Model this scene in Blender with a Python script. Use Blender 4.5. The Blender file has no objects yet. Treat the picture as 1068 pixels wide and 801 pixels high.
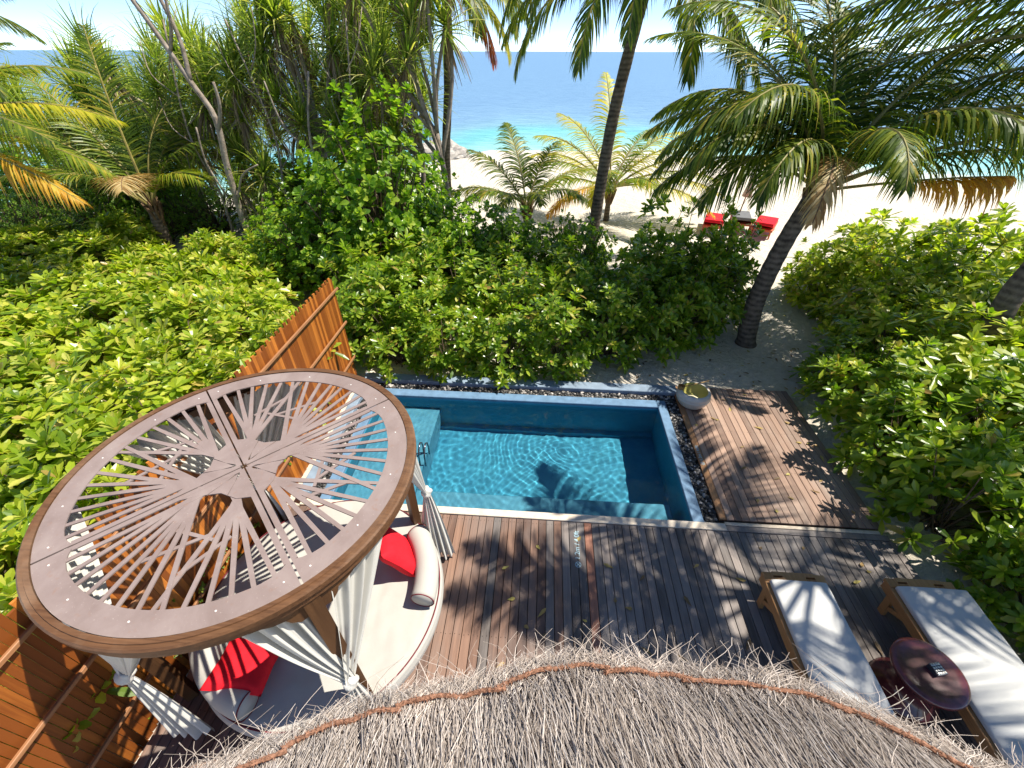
import bpy, math, random
from mathutils import Vector, Matrix, noise
R = math.radians
rnd = random.Random(7)
scene = bpy.context.scene
col = scene.collection
PI = math.pi

# ------------------------------------------------------------------ mesh builder
class MB:
    def __init__(s):
        s.v, s.f, s.m = [], [], []
    def add(s, vs, fs, m=0):
        o = len(s.v)
        s.v.extend(tuple(x) for x in vs)
        s.f.extend(tuple(i + o for i in f) for f in fs)
        s.m.extend([m] * len(fs))
    def box(s, x0, x1, y0, y1, z0, z1, m=0, ch=0.0):
        if ch <= 0:
            vs = [(x0,y0,z0),(x1,y0,z0),(x1,y1,z0),(x0,y1,z0),(x0,y0,z1),(x1,y0,z1),(x1,y1,z1),(x0,y1,z1)]
            s.add(vs, [(3,2,1,0),(4,5,6,7),(0,1,5,4),(1,2,6,5),(2,3,7,6),(3,0,4,7)], m)
        else:
            c = ch
            vs = [(x0,y0,z0),(x1,y0,z0),(x1,y1,z0),(x0,y1,z0),
                  (x0,y0,z1-c),(x1,y0,z1-c),(x1,y1,z1-c),(x0,y1,z1-c),
                  (x0+c,y0+c,z1),(x1-c,y0+c,z1),(x1-c,y1-c,z1),(x0+c,y1-c,z1)]
            s.add(vs, [(3,2,1,0),(0,1,5,4),(1,2,6,5),(2,3,7,6),(3,0,4,7),(4,5,9,8),(5,6,10,9),(6,7,11,10),(7,4,8,11),(8,9,10,11)], m)
    def obox(s, c, ax, ay, az, m=0):      # oriented box: centre and three half-axis vectors
        c, ax, ay, az = Vector(c), Vector(ax), Vector(ay), Vector(az)
        vs = [c-ax-ay-az, c+ax-ay-az, c+ax+ay-az, c-ax+ay-az, c-ax-ay+az, c+ax-ay+az, c+ax+ay+az, c-ax+ay+az]
        s.add(vs, [(3,2,1,0),(4,5,6,7),(0,1,5,4),(1,2,6,5),(2,3,7,6),(3,0,4,7)], m)
    def bar(s, a, b, w, h, m=0, up=(0,0,1)):
        a, b = Vector(a), Vector(b); d = b - a; L = d.length
        if L < 1e-6: return
        d.normalize(); up = Vector(up)
        side = d.cross(up)
        if side.length < 1e-4: side = d.cross(Vector((1,0,0)))
        side.normalize(); u = side.cross(d)
        s.obox((a+b)/2, d*L/2, side*w/2, u*h/2, m)
    def tube(s, pts, rad, n=6, m=0, cap=True):
        pts = [Vector(p) for p in pts]; K = len(pts)
        if not hasattr(rad, '__len__'): rad = [rad]*K
        ref = Vector((0,0,1)); vs = []
        pd = (pts[1]-pts[0]).normalized()
        a = pd.cross(ref)
        if a.length < 1e-3: a = pd.cross(Vector((1,0,0)))
        a.normalize()
        for i in range(K):
            d = (pts[min(i+1,K-1)]-pts[max(i-1,0)])
            if d.length < 1e-9: d = pd
            d = d.normalized()
            a = (a - d*a.dot(d)); a.normalize(); b = d.cross(a)
            for k in range(n):
                t = 2*PI*k/n
                vs.append(pts[i] + (a*math.cos(t)+b*math.sin(t))*rad[i])
        fs = []
        for i in range(K-1):
            for k in range(n):
                fs.append((i*n+k, i*n+(k+1)%n, (i+1)*n+(k+1)%n, (i+1)*n+k))
        if cap:
            fs.append(tuple(range(n))[::-1]); fs.append(tuple((K-1)*n+k for k in range(n)))
        s.add(vs, fs, m)
    def lathe(s, prof, c=(0,0,0), n=48, m=0, close=False):
        vs = []; fs = []; K = len(prof)
        for r, z in prof:
            for k in range(n):
                t = 2*PI*k/n
                vs.append((c[0]+r*math.cos(t), c[1]+r*math.sin(t), c[2]+z))
        for i in range(K-1 if not close else K):
            j = (i+1) % K
            for k in range(n):
                fs.append((i*n+k, i*n+(k+1)%n, j*n+(k+1)%n, j*n+k))
        s.add(vs, fs, m)
    def grid(s, fn, nu, nv, m=0, closeu=False):
        vs = [fn(i/nu, j/nv) for j in range(nv+1) for i in range(nu+1)]
        W = nu+1
        fs = [(j*W+i, j*W+i+1, (j+1)*W+i+1, (j+1)*W+i) for j in range(nv) for i in range(nu)]
        s.add(vs, fs, m)
    def prism(s, poly, z0, z1, m=0):
        n = len(poly)
        vs = [(p[0],p[1],z0) for p in poly] + [(p[0],p[1],z1) for p in poly]
        fs = [tuple(range(n))[::-1], tuple(range(n,2*n))] + [(i,(i+1)%n,n+(i+1)%n,n+i) for i in range(n)]
        s.add(vs, fs, m)
    def build(s, name, mats, parent=None, smooth=False, loc=None, recalc=False):
        me = bpy.data.meshes.new(name)
        me.from_pydata(s.v, [], s.f)
        if not isinstance(mats, (list, tuple)): mats = [mats]
        for mt in mats: me.materials.append(mt)
        if len(mats) > 1: me.polygons.foreach_set('material_index', s.m)
        if smooth: me.polygons.foreach_set('use_smooth', [True]*len(me.polygons))
        me.update()
        if recalc:
            import bmesh
            b = bmesh.new(); b.from_mesh(me); bmesh.ops.recalc_face_normals(b, faces=b.faces); b.to_mesh(me); b.free()
        return link(name, me, parent, loc)

def link(name, me, parent=None, loc=None):
    o = bpy.data.objects.new(name, me); col.objects.link(o)
    if loc is not None: o.location = loc
    if parent is not None: o.parent = parent
    return o
def tag(o, label=None, cat=None, group=None, kind=None):
    if label: o['label'] = label
    if cat: o['category'] = cat
    if group: o['group'] = group
    if kind: o['kind'] = kind
    return o
def thing(name, label, cat, loc=(0,0,0), rz=0, group=None):
    o = bpy.data.objects.new(name, None); col.objects.link(o)
    o.location = loc; o.rotation_euler = (0,0,rz); o.empty_display_size = .2
    return tag(o, label, cat, group)
def copy_thing(src, loc, rz, sc=(1,1,1), label=None, group=None):
    r = src.copy(); col.objects.link(r); r.location = loc; r.rotation_euler = (0,0,rz); r.scale = sc
    if label: r['label'] = label
    if group: r['group'] = group
    for ch in list(src.children):
        c = ch.copy(); col.objects.link(c); c.parent = r
    return r

# ------------------------------------------------------------------ materials
def mat(name):
    m = bpy.data.materials.new(name); m.use_nodes = True
    nt = m.node_tree; nt.nodes.clear()
    out = nt.nodes.new('ShaderNodeOutputMaterial')
    return m, nt, out
def N(nt, t, **kw):
    n = nt.nodes.new(t)
    for k, v in kw.items():
        if k in n.inputs.keys() if hasattr(n.inputs,'keys') else False: n.inputs[k].default_value = v
        else: setattr(n, k, v)
    return n
def ramp(nt, fac, stops, interp='LINEAR'):
    r = nt.nodes.new('ShaderNodeValToRGB'); r.color_ramp.interpolation = interp
    e = r.color_ramp.elements
    while len(e) < len(stops): e.new(0.5)
    for i, (p, c) in enumerate(stops):
        e[i].position = p; e[i].color = (*c, 1) if len(c) == 3 else c
    if fac is not None: nt.links.new(fac, r.inputs[0])
    return r.outputs[0]
def coords(nt, kind='Object', scale=(1,1,1), rot=(0,0,0)):
    tc = nt.nodes.new('ShaderNodeTexCoord'); mp = nt.nodes.new('ShaderNodeMapping')
    mp.inputs['Scale'].default_value = scale; mp.inputs['Rotation'].default_value = rot
    if kind == 'World':
        g = nt.nodes.new('ShaderNodeNewGeometry'); nt.links.new(g.outputs['Position'], mp.inputs[0])
    else: nt.links.new(tc.outputs[kind], mp.inputs[0])
    return mp.outputs[0]
def noise_tex(nt, vec, scale=5, detail=4, rough=.55, dist=0):
    n = nt.nodes.new('ShaderNodeTexNoise')
    n.inputs['Scale'].default_value = scale; n.inputs['Detail'].default_value = detail
    n.inputs['Roughness'].default_value = rough; n.inputs['Distortion'].default_value = dist
    nt.links.new(vec, n.inputs['Vector']); return n.outputs[0]
def mixc(nt, fac, a, b, mode='MIX'):
    n = nt.nodes.new('ShaderNodeMix'); n.data_type = 'RGBA'; n.blend_type = mode
    for sock, val in ((n.inputs[0], fac), (n.inputs[6], a), (n.inputs[7], b)):
        if hasattr(val, 'is_output'): nt.links.new(val, sock)
        elif isinstance(val, (int, float)): sock.default_value = val
        else: sock.default_value = (*val, 1)
    return n.outputs[2]
def math_n(nt, op, a, b=None):
    n = nt.nodes.new('ShaderNodeMath'); n.operation = op
    for i, v in enumerate((a, b)):
        if v is None: continue
        if hasattr(v, 'is_output'): nt.links.new(v, n.inputs[i])
        else: n.inputs[i].default_value = v
    return n.outputs[0]
def bump(nt, h, strength=.3, dist=.02):
    b = nt.nodes.new('ShaderNodeBump'); b.inputs['Strength'].default_value = strength; b.inputs['Distance'].default_value = dist
    nt.links.new(h, b.inputs['Height']); return b.outputs[0]
def principled(nt, out, colr, rough=.6, spec=.5, metal=0, normal=None, coat=0):
    p = nt.nodes.new('ShaderNodeBsdfPrincipled')
    if hasattr(colr, 'is_output'): nt.links.new(colr, p.inputs['Base Color'])
    else: p.inputs['Base Color'].default_value = (*colr, 1)
    if hasattr(rough, 'is_output'): nt.links.new(rough, p.inputs['Roughness'])
    else: p.inputs['Roughness'].default_value = rough
    p.inputs['Specular IOR Level'].default_value = spec; p.inputs['Metallic'].default_value = metal
    p.inputs['Coat Weight'].default_value = coat
    if normal is not None: nt.links.new(normal, p.inputs['Normal'])
    if out is not None: nt.links.new(p.outputs[0], out.inputs[0])
    return p
def island(nt):
    g = nt.nodes.new('ShaderNodeNewGeometry'); return g.outputs['Random Per Island']
def objrand(nt):
    return nt.nodes.new('ShaderNodeObjectInfo').outputs['Random']

def m_plain(name, c, rough=.6, spec=.4, metal=0, var=.12, scale=8, bmp=.15, coat=0):
    m, nt, out = mat(name)
    v = coords(nt); n = noise_tex(nt, v, scale, 5, .6)
    lo = tuple(max(0, x*(1-var)) for x in c); hi = tuple(min(1, x*(1+var)) for x in c)
    principled(nt, out, ramp(nt, n, [(.3, lo), (.7, hi)]), rough, spec, metal, bump(nt, n, bmp, .01), coat)
    return m
def m_leaf(name, stops, rough=.38, trans=.3, spec=.5, tint=(.9,1.0,.35)):
    m, nt, out = mat(name)
    r = island(nt)
    c = ramp(nt, r, stops)
    v = coords(nt, 'World'); n = noise_tex(nt, v, .8, 2)
    c = mixc(nt, 1.0, c, ramp(nt, n, [(.3, (.78,.82,.8)), (.7, (1.15,1.1,1.0))]), 'MULTIPLY')
    p = principled(nt, None, c, rough, spec)
    t = nt.nodes.new('ShaderNodeBsdfTranslucent')
    nt.links.new(mixc(nt, 1.0, mixc(nt, 1.0, c, (1.9,1.9,1.9), 'MULTIPLY'), tint, 'MULTIPLY'), t.inputs[0])
    mx = nt.nodes.new('ShaderNodeMixShader'); mx.inputs[0].default_value = trans
    nt.links.new(p.outputs[0], mx.inputs[1]); nt.links.new(t.outputs[0], mx.inputs[2]); nt.links.new(mx.outputs[0], out.inputs[0])
    return m
def m_wood(name, dark, light, axis='y', rough=.6, rnd_w=.7, scale=1.0, bmp=.25, spec=.3, wear=None, coat=0):
    m, nt, out = mat(name)
    sc = {'y': (38,1.6,38), 'x': (1.6,38,38), 'z': (38,38,1.6)}[axis]
    sc = tuple(x*scale for x in sc)
    v0 = nt.nodes.new('ShaderNodeTexCoord').outputs['Object']
    isl = island(nt)
    add = nt.nodes.new('ShaderNodeVectorMath'); add.operation = 'ADD'
    nt.links.new(v0, add.inputs[0])
    cb = nt.nodes.new('ShaderNodeCombineXYZ'); k = math_n(nt, 'MULTIPLY', isl, 37.0)
    for i in range(3): nt.links.new(k, cb.inputs[i])
    nt.links.new(cb.outputs[0], add.inputs[1])
    mp = nt.nodes.new('ShaderNodeMapping'); mp.inputs['Scale'].default_value = sc
    nt.links.new(add.outputs[0], mp.inputs[0])
    g = noise_tex(nt, mp.outputs[0], 1.0, 5, .6, .3)
    fac = math_n(nt, 'ADD', math_n(nt, 'MULTIPLY', g, 1-rnd_w*.5), math_n(nt, 'MULTIPLY', math_n(nt, 'SUBTRACT', isl, .5), rnd_w))
    c = ramp(nt, fac, [(.2, dark), (.75, light)])
    if wear:                                             # weathered silver-grey patches
        big = noise_tex(nt, coords(nt, 'Object', (1.2,.45,1)), 1.6, 4, .6)
        c = mixc(nt, ramp(nt, big, [(wear[1], (0,0,0)), (wear[2], (1,1,1))]), c, mixc(nt, .55, c, wear[0]))
    principled(nt, out, c, rough, spec, 0, bump(nt, g, bmp, .004), coat)
    return m

def m_rust(name):                                        # weathered painted sheet with faint rust and water marks
    m, nt, out = mat(name)
    v = coords(nt); a = noise_tex(nt, v, 3, 6, .65, .5); b_ = noise_tex(nt, v, 14, 5, .6); d = noise_tex(nt, v, 60, 3, .6)
    c = ramp(nt, a, [(.3,(.20,.148,.132)),(.55,(.245,.188,.172)),(.75,(.285,.228,.207))])
    c = mixc(nt, ramp(nt, b_, [(.6,(0,0,0)),(.78,(.55,.55,.55))]), c, (.24,.125,.075))
    c = mixc(nt, ramp(nt, d, [(.66,(0,0,0)),(.72,(.6,.6,.6))]), c, (.4,.34,.3))
    principled(nt, out, c, ramp(nt, a, [(.3,(.5,.5,.5)),(.7,(.7,.7,.7))]), .35, 0, bump(nt, b_, .15, .01))
    return m
M = {}
M['plank_red'] = m_wood('plank_red', (.11,.062,.045), (.31,.18,.122), rnd_w=.5, wear=((.2,.175,.16),.42,.66))
M['plank_grey'] = m_wood('plank_grey', (.095,.078,.069), (.27,.222,.195), rnd_w=.42, wear=((.29,.265,.25),.42,.68))
M['plank_new'] = m_wood('plank_new', (.22,.095,.06), (.40,.19,.125), rnd_w=.2)
M['plank_upper'] = m_wood('plank_upper', (.19,.12,.088), (.42,.275,.2), wear=((.36,.29,.24),.45,.7))
M['plank_edge'] = m_wood('plank_edge', (.25,.12,.05), (.44,.24,.12), rnd_w=.2)
M['dark'] = m_plain('gap_shade_and_nails', (.012,.01,.009), .9, .1)
M['fence'] = m_wood('fence_timber', (.20,.055,.009), (.56,.19,.03), axis='z', rough=.45, rnd_w=.8, spec=.4)
M['fence_rail'] = m_wood('fence_rail', (.22,.09,.035), (.42,.21,.1), axis='y', rough=.5, rnd_w=.2)
M['ring'] = m_wood('roof_ring_timber', (.06,.026,.011), (.19,.092,.042), axis='x', rough=.55, rnd_w=.3, scale=1.3, wear=((.30,.2,.13),.52,.74))
M['ring_dark'] = m_wood('post_timber', (.05,.022,.009), (.15,.072,.03), axis='z', rough=.45, rnd_w=.3, scale=.6)
M['teak'] = m_wood('lounger_teak', (.27,.12,.04), (.5,.27,.11), axis='y', rough=.45, rnd_w=.35)
M['batten'] = m_plain('pale_batten', (.5,.42,.33), .6, .3, scale=14, var=.25)
M['strip'] = m_plain('cream_stone', (.62,.53,.42), .6, .3, scale=10, var=.14)
M['kerbm'] = m_plain('kerb_plaster', (.2,.26,.33), .7, .3, scale=6, var=.18)
M['coping'] = m_plain('coping_plaster', (.12,.21,.32), .55, .4, scale=7, var=.2)
M['panel'] = m_rust('lattice_metal')
M['white'] = m_plain('white_canvas', (.42,.40,.36), .85, .15, scale=5, var=.03, bmp=.35)
M['curtain'] = m_plain('white_curtain', (.55,.53,.48), .85, .15, scale=5, var=.03, bmp=.2)
M['white_cool'] = m_plain('white_cushion', (.50,.495,.475), .85, .15, scale=4, var=.03, bmp=.3)
M['piping'] = m_plain('maroon_piping', (.15,.02,.03), .7, .2)
M['red'] = m_plain('red_fabric', (.68,.012,.022), .8, .2, scale=20, var=.1, bmp=.3)
M['maroon'] = m_plain('maroon_lacquer', (.105,.024,.026), .22, .5, scale=9, var=.5, coat=.3, bmp=.02)
M['metal'] = m_plain('silver_metal', (.62,.6,.56), .3, .5, metal=.9)
M['screw'] = m_plain('pale_screw', (.7,.68,.64), .4, .4)
M['chrome'] = m_plain('dark_steel', (.12,.13,.15), .25, .5, metal=.8)
M['ceramic'] = m_plain('white_ceramic', (.5,.47,.41), .35, .5, scale=6, var=.06, bmp=.05)
M['ceramic_in'] = m_plain('yellow_glaze', (.5,.45,.12), .4, .4, scale=6, var=.15)
M['sand_in'] = m_plain('bowl_sand', (.66,.6,.42), .9, .2, scale=30, var=.12)
M['bamboo'] = m_plain('ladle_wood', (.3,.17,.05), .5, .4, scale=12, var=.35)
M['paint'] = m_plain('pale_blue_paint', (.42,.62,.68), .6, .3, scale=60, var=.25)
M['rope'] = m_plain('coir_rope', (.27,.14,.09), .95, .1, scale=70, var=.5, bmp=1.0)
M['parasol'] = m_plain('beige_canvas', (.5,.43,.33), .85, .2, var=.1)
M['rock'] = m_plain('shore_rock', (.38,.35,.31), .9, .2, scale=2.5, var=.4, bmp=.8)
M['greyfab'] = m_plain('grey_fabric', (.15,.15,.15), .8, .2)
M['orange'] = m_plain('orange_timber', (.5,.12,.05), .6, .3)

# bark
def m_bark(name, a, b, zs=9, wave=True):
    m, nt, out = mat(name)
    v = coords(nt); n = noise_tex(nt, v, 7, 6, .65)
    h = n
    if wave:
        w = nt.nodes.new('ShaderNodeTexWave'); w.bands_direction = 'Z'
        w.inputs['Scale'].default_value = zs*.32; w.inputs['Distortion'].default_value = 3.5; w.inputs['Detail'].default_value = 4
        nt.links.new(v, w.inputs['Vector']); h = math_n(nt, 'ADD', math_n(nt, 'MULTIPLY', n, .82), math_n(nt, 'MULTIPLY', w.outputs[1], .18))
    principled(nt, out, ramp(nt, h, [(.3, a), (.72, b)]), .9, .15, 0, bump(nt, h, .7, .03))
    return m
M['bark_palm'] = m_bark('palm_bark', (.055,.042,.032), (.23,.185,.14))
M['bark_pale'] = m_bark('pale_bark', (.16,.125,.095), (.42,.35,.285), wave=False)
M['bark_dark'] = m_bark('shrub_stem_bark', (.05,.035,.022), (.2,.15,.1), wave=False)
# foliage
M['leaf_sun'] = m_leaf('sea_lettuce_leaf_sunlit', [(0,(.10,.18,.012)),(.35,(.26,.36,.025)),(.72,(.42,.46,.05)),(.93,(.58,.55,.13)),(1,(.42,.29,.1))], .33, .42)  # same plant as the green leaf, with sunlit brightness put into the colour
M['leaf_mid'] = m_leaf('sea_lettuce_leaf_green', [(0,(.07,.145,.013)),(.45,(.19,.30,.022)),(.85,(.34,.41,.045)),(.97,(.48,.44,.08)),(1,(.36,.22,.08))], .30, .42)
M['leaf_bush'] = m_leaf('round_leaf_green', [(0,(.07,.16,.016)),(.5,(.18,.31,.025)),(1,(.36,.44,.05))], .33, .42)
M['leaf_small'] = m_leaf('small_leaf_green', [(0,(.07,.15,.02)),(.6,(.16,.28,.035)),(1,(.32,.38,.06))], .4, .38)
M['palm'] = m_leaf('palm_leaflet_green', [(0,(.03,.06,.011)),(.5,(.085,.135,.014)),(.82,(.2,.235,.024)),(1,(.36,.29,.05))], .42, .40, spec=.25)
M['palm_yellow'] = m_leaf('palm_leaflet_yellow', [(0,(.25,.28,.02)),(.5,(.46,.42,.035)),(1,(.58,.44,.06))], .4, .4, spec=.25)
M['palm_lime'] = m_leaf('palm_leaflet_lime', [(0,(.1,.16,.015)),(.6,(.2,.26,.025)),(1,(.4,.32,.04))], .38, .4, spec=.25)
M['palm_dry'] = m_leaf('palm_leaflet_dry', [(0,(.25,.14,.05)),(.5,(.42,.3,.13)),(1,(.5,.42,.24))], .6, .3, tint=(1,.9,.6))
M['palm_gold'] = m_leaf('palm_leaflet_gold', [(0,(.42,.22,.02)),(.5,(.55,.32,.03)),(1,(.6,.42,.06))], .5, .38, tint=(1,.8,.3))
M['palm_rust'] = m_leaf('palm_leaflet_rust', [(0,(.25,.07,.02)),(1,(.5,.18,.05))], .6, .3, tint=(1,.6,.3))
M['pandan'] = m_leaf('pandanus_leaf', [(0,(.07,.13,.022)),(.4,(.22,.30,.05)),(.8,(.42,.45,.11)),(1,(.58,.5,.2))], .36, .46)
M['pandan_dead'] = m_leaf('pandanus_dead_leaf', [(0,(.13,.085,.05)),(1,(.32,.24,.15))], .7, .2, tint=(1,.85,.6))
M['rachis'] = m_plain('frond_stalk', (.24,.2,.06), .5, .3, var=.3)
M['rachis_dark'] = m_plain('frond_base', (.14,.085,.045), .8, .2, var=.4)
M['litter'] = m_leaf('fallen_leaf', [(0,(.12,.07,.03)),(.5,(.3,.19,.07)),(1,(.45,.38,.1))], .6, .1)
M['straw'] = None
m, nt, out = mat('thatch_straw')
c = ramp(nt, island(nt), [(0,(.18,.145,.12)),(.25,(.37,.325,.285)),(.75,(.54,.49,.445)),(1,(.68,.64,.6))])
v = coords(nt); n = noise_tex(nt, v, 1.6, 3)
c = mixc(nt, 1.0, c, ramp(nt, n, [(.3,(.86,.82,.80)),(.7,(1.08,1.02,.98))]), 'MULTIPLY')
principled(nt, out, c, .8, .15); M['straw'] = m
M['straw_base'] = m_plain('thatch_backing', (.2,.16,.13), .95, .05, scale=25, var=.5)
# pebbles
m, nt, out = mat('pebble')
principled(nt, out, ramp(nt, island(nt), [(0,(.008,.008,.009)),(.6,(.035,.034,.034)),(.82,(.16,.15,.14)),(1,(.55,.5,.46))]), .5, .4)
M['pebble'] = m
# sand
m, nt, out = mat('sand')
v = coords(nt)
big = noise_tex(nt, v, .5, 3); fine = noise_tex(nt, v, 9, 8, .7); mid = noise_tex(nt, v, 2.6, 5, .6, .4)
c = ramp(nt, big, [(.3,(.57,.515,.43)),(.7,(.65,.595,.505))])
c = mixc(nt, 1.0, c, ramp(nt, fine, [(.25,(.8,.79,.77)),(.6,(1.04,1.03,1.02))]), 'MULTIPLY')
deb = noise_tex(nt, coords(nt, 'Object', (1,1,1)), 30, 2, .5)
c = mixc(nt, ramp(nt, deb, [(.68,(0,0,0)),(.74,(.7,.7,.7))]), c, (.22,.17,.11))
hh = math_n(nt, 'ADD', math_n(nt, 'MULTIPLY', mid, .8), math_n(nt, 'MULTIPLY', fine, .25))
principled(nt, out, c, .95, .1, 0, bump(nt, hh, 1.0, .16))
M['sand'] = m
# pool lining; light absorbed by the deep water is painted into its blue
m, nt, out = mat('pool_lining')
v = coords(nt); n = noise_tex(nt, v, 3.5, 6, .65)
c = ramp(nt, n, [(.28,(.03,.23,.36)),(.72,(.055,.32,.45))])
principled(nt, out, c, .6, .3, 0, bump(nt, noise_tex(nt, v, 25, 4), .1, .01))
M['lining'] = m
m, nt, out = mat('pool_lining_shallow_tint')  # same lining, painted paler for the weaker light absorption in shallow water
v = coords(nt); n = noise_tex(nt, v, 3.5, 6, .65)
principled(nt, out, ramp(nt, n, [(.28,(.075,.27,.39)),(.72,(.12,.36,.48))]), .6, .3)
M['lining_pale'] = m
# pool water: tinted clear surface with ripples
m, nt, out = mat('pool_water')
p = principled(nt, out, (.80,.97,.985), 0.0, .5)
p.inputs['Transmission Weight'].default_value = 1.0; p.inputs['IOR'].default_value = 1.33
M['water'] = m
# sea: colour follows the depth of the water over the sand
m, nt, out = mat('sea')
at = nt.nodes.new('ShaderNodeAttribute'); at.attribute_name = 'offshore'
v = coords(nt, 'Object', (.02,.06,1)); n = noise_tex(nt, v, 1.0, 5, .6)
d = math_n(nt, 'ADD', at.outputs['Fac'], math_n(nt, 'MULTIPLY', math_n(nt, 'SUBTRACT', n, .5), .5))
c = ramp(nt, d, [(0,(.55,.62,.52)),(.04,(.3,.56,.52)),(.22,(.15,.46,.46)),(.38,(.19,.37,.45)),(.6,(.17,.31,.45)),(1,(.15,.28,.43))])
wv = noise_tex(nt, coords(nt, 'Object', (.35,1.0,1)), 1.4, 6, .65)
c = mixc(nt, 1.0, c, ramp(nt, wv, [(.3,(.68,.74,.8)),(.68,(1.2,1.14,1.08))]), 'MULTIPLY')
principled(nt, out, c, .35, .25, 0, bump(nt, wv, .8, .4))
M['sea'] = m

# ------------------------------------------------------------------ world, sun, camera
SUN_EL, SUN_AZ = 59, 13            # elevation; azimuth from +X towards +Y
w = bpy.data.worlds.new('World'); scene.world = w; w.use_nodes = True
nt = w.node_tree; nt.nodes.clear()
sky = nt.nodes.new('ShaderNodeTexSky'); sky.sky_type = 'NISHITA'; sky.sun_disc = False
sky.sun_elevation = R(SUN_EL); sky.sun_rotation = R(90-SUN_AZ); sky.air_density = .8; sky.altitude = 5500; sky.dust_density = 0; sky.ozone_density = 2.0
bg = nt.nodes.new('ShaderNodeBackground'); bg.inputs[1].default_value = .15
wo = nt.nodes.new('ShaderNodeOutputWorld'); nt.links.new(mixc(nt, 1.0, sky.outputs[0], (1.0,.98,.96), "MULTIPLY"), bg.inputs[0]); nt.links.new(bg.outputs[0], wo.inputs[0])
sd = bpy.data.lights.new('sun', 'SUN'); sd.energy = 5.0; sd.angle = R(.5); sd.cycles.is_caustics_light = True; sd.color = (1,.945,.84)
so = bpy.data.objects.new('sun', sd); col.objects.link(so)
to_sun = Vector((math.cos(R(SUN_EL))*math.cos(R(SUN_AZ)), math.cos(R(SUN_EL))*math.sin(R(SUN_AZ)), math.sin(R(SUN_EL))))
so.rotation_euler = to_sun.to_track_quat('Z', 'Y').to_euler(); so.location = (20,5,30)
cd = bpy.data.cameras.new('camera'); cam = bpy.data.objects.new('camera', cd); col.objects.link(cam)
cam.matrix_world = Matrix.Translation((0,0,5)) @ Matrix.Rotation(R(3.9),4,'Z') @ Matrix.Rotation(PI/2-math.atan(347/450),4,'X') @ Matrix.Rotation(.003,4,'Z')
cd.sensor_width = 36; cd.lens = 36*450/1068; cd.clip_start = .02; cd.clip_end = 60000
scene.camera = cam
scene.view_settings.view_transform = 'Standard'; scene.view_settings.look = 'None'
scene.view_settings.exposure = 0.82; scene.view_settings.gamma = 1.0; scene.view_settings.use_curve_mapping = False
try:
    scene.cycles.max_bounces = 8; scene.cycles.transparent_max_bounces = 8; scene.cycles.caustics_reflective = False; scene.cycles.caustics_refractive = True
except Exception: pass

# ------------------------------------------------------------------ ground and sea
SH = [(-80,2),(-40,14),(-18,22),(-10,29),(-7,34),(-4.5,38),(6,38.5),(11.5,36),(25,29),(45,16),(90,-10)]
def yshore(x):
    for (a, ya), (b, yb) in zip(SH, SH[1:]):
        if x <= b: return ya + (yb-ya)*max(0,(x-a)/(b-a))
    return SH[-1][1]
def gz(x, y):
    d = yshore(x) - y
    z = -.1
    if d < 12: z -= 1.1*(1-max(d,0)/12)**1.2 + max(0,-d)*.08
    if y > 6.8 or x > 5 or x < -3.6:
        z += .10*(noise.noise((x*.35, y*.35, 0)))*min(1, max(abs(x+.3)-3.6, y-6.7, 0)) if d > 2 else 0
    return z
mb = MB()
xs = [-90,-70,-55,-45] + [-40+i*.8 for i in range(44)] + [-4.8+i*.4 for i in range(4)] + [-3.1,-2.5] + [-2+i*.5 for i in range(9)] + [2.45] + [3+i*.5 for i in range(16)] + [11+i*.9 for i in range(40)] + [50,60,75,95]
ys = [-12,-8,-4,-1,1,2.5,3.3,3.55,4.2,5,5.6,6.28,6.6] + [7+i*.5 for i in range(24)] + [19.2+i*.8 for i in range(30)] + [44,48,55]
idx = {}
for j, y in enumerate(ys):
    for i, x in enumerate(xs):
        idx[i,j] = len(mb.v); z = gz(x, y)
        if -3.5 < x < 4.9 and y < 6.4: z = -.3 if not (x > 4.6) else -.14
        mb.v.append((x, y, z))
for j in range(len(ys)-1):
    for i in range(len(xs)-1):
        if xs[i] >= -3.11 and xs[i+1] <= 2.46 and ys[j] >= 3.54 and ys[j+1] <= 6.29: continue
        mb.f.append((idx[i,j], idx[i+1,j], idx[i+1,j+1], idx[i,j+1])); mb.m.append(0)
tag(mb.build('sand_ground', M['sand'], smooth=True), 'pale beach sand', kind='structure')
mb = MB(); off = []
rows = []; y = 9.0
while y < 30000:
    rows.append(y); y += max(1.2, y*.06)
NX = 90
for y in rows:
    for i in range(NX+1):
        s = i/NX*2-1; x = s*(70+y*1.7)
        mb.v.append((x, y, -1.2)); off.append(min(1, max(0, (y-yshore(x))/46)))
for j in range(len(rows)-1):
    for i in range(NX):
        a = j*(NX+1)+i; mb.f.append((a, a+1, a+NX+2, a+NX+1)); mb.m.append(0)
sea = tag(mb.build('sea', M['sea'], smooth=True), 'turquoise to deep blue sea', kind='structure')
a = sea.data.attributes.new('offshore', 'FLOAT', 'POINT'); a.data.foreach_set('value', off)

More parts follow.
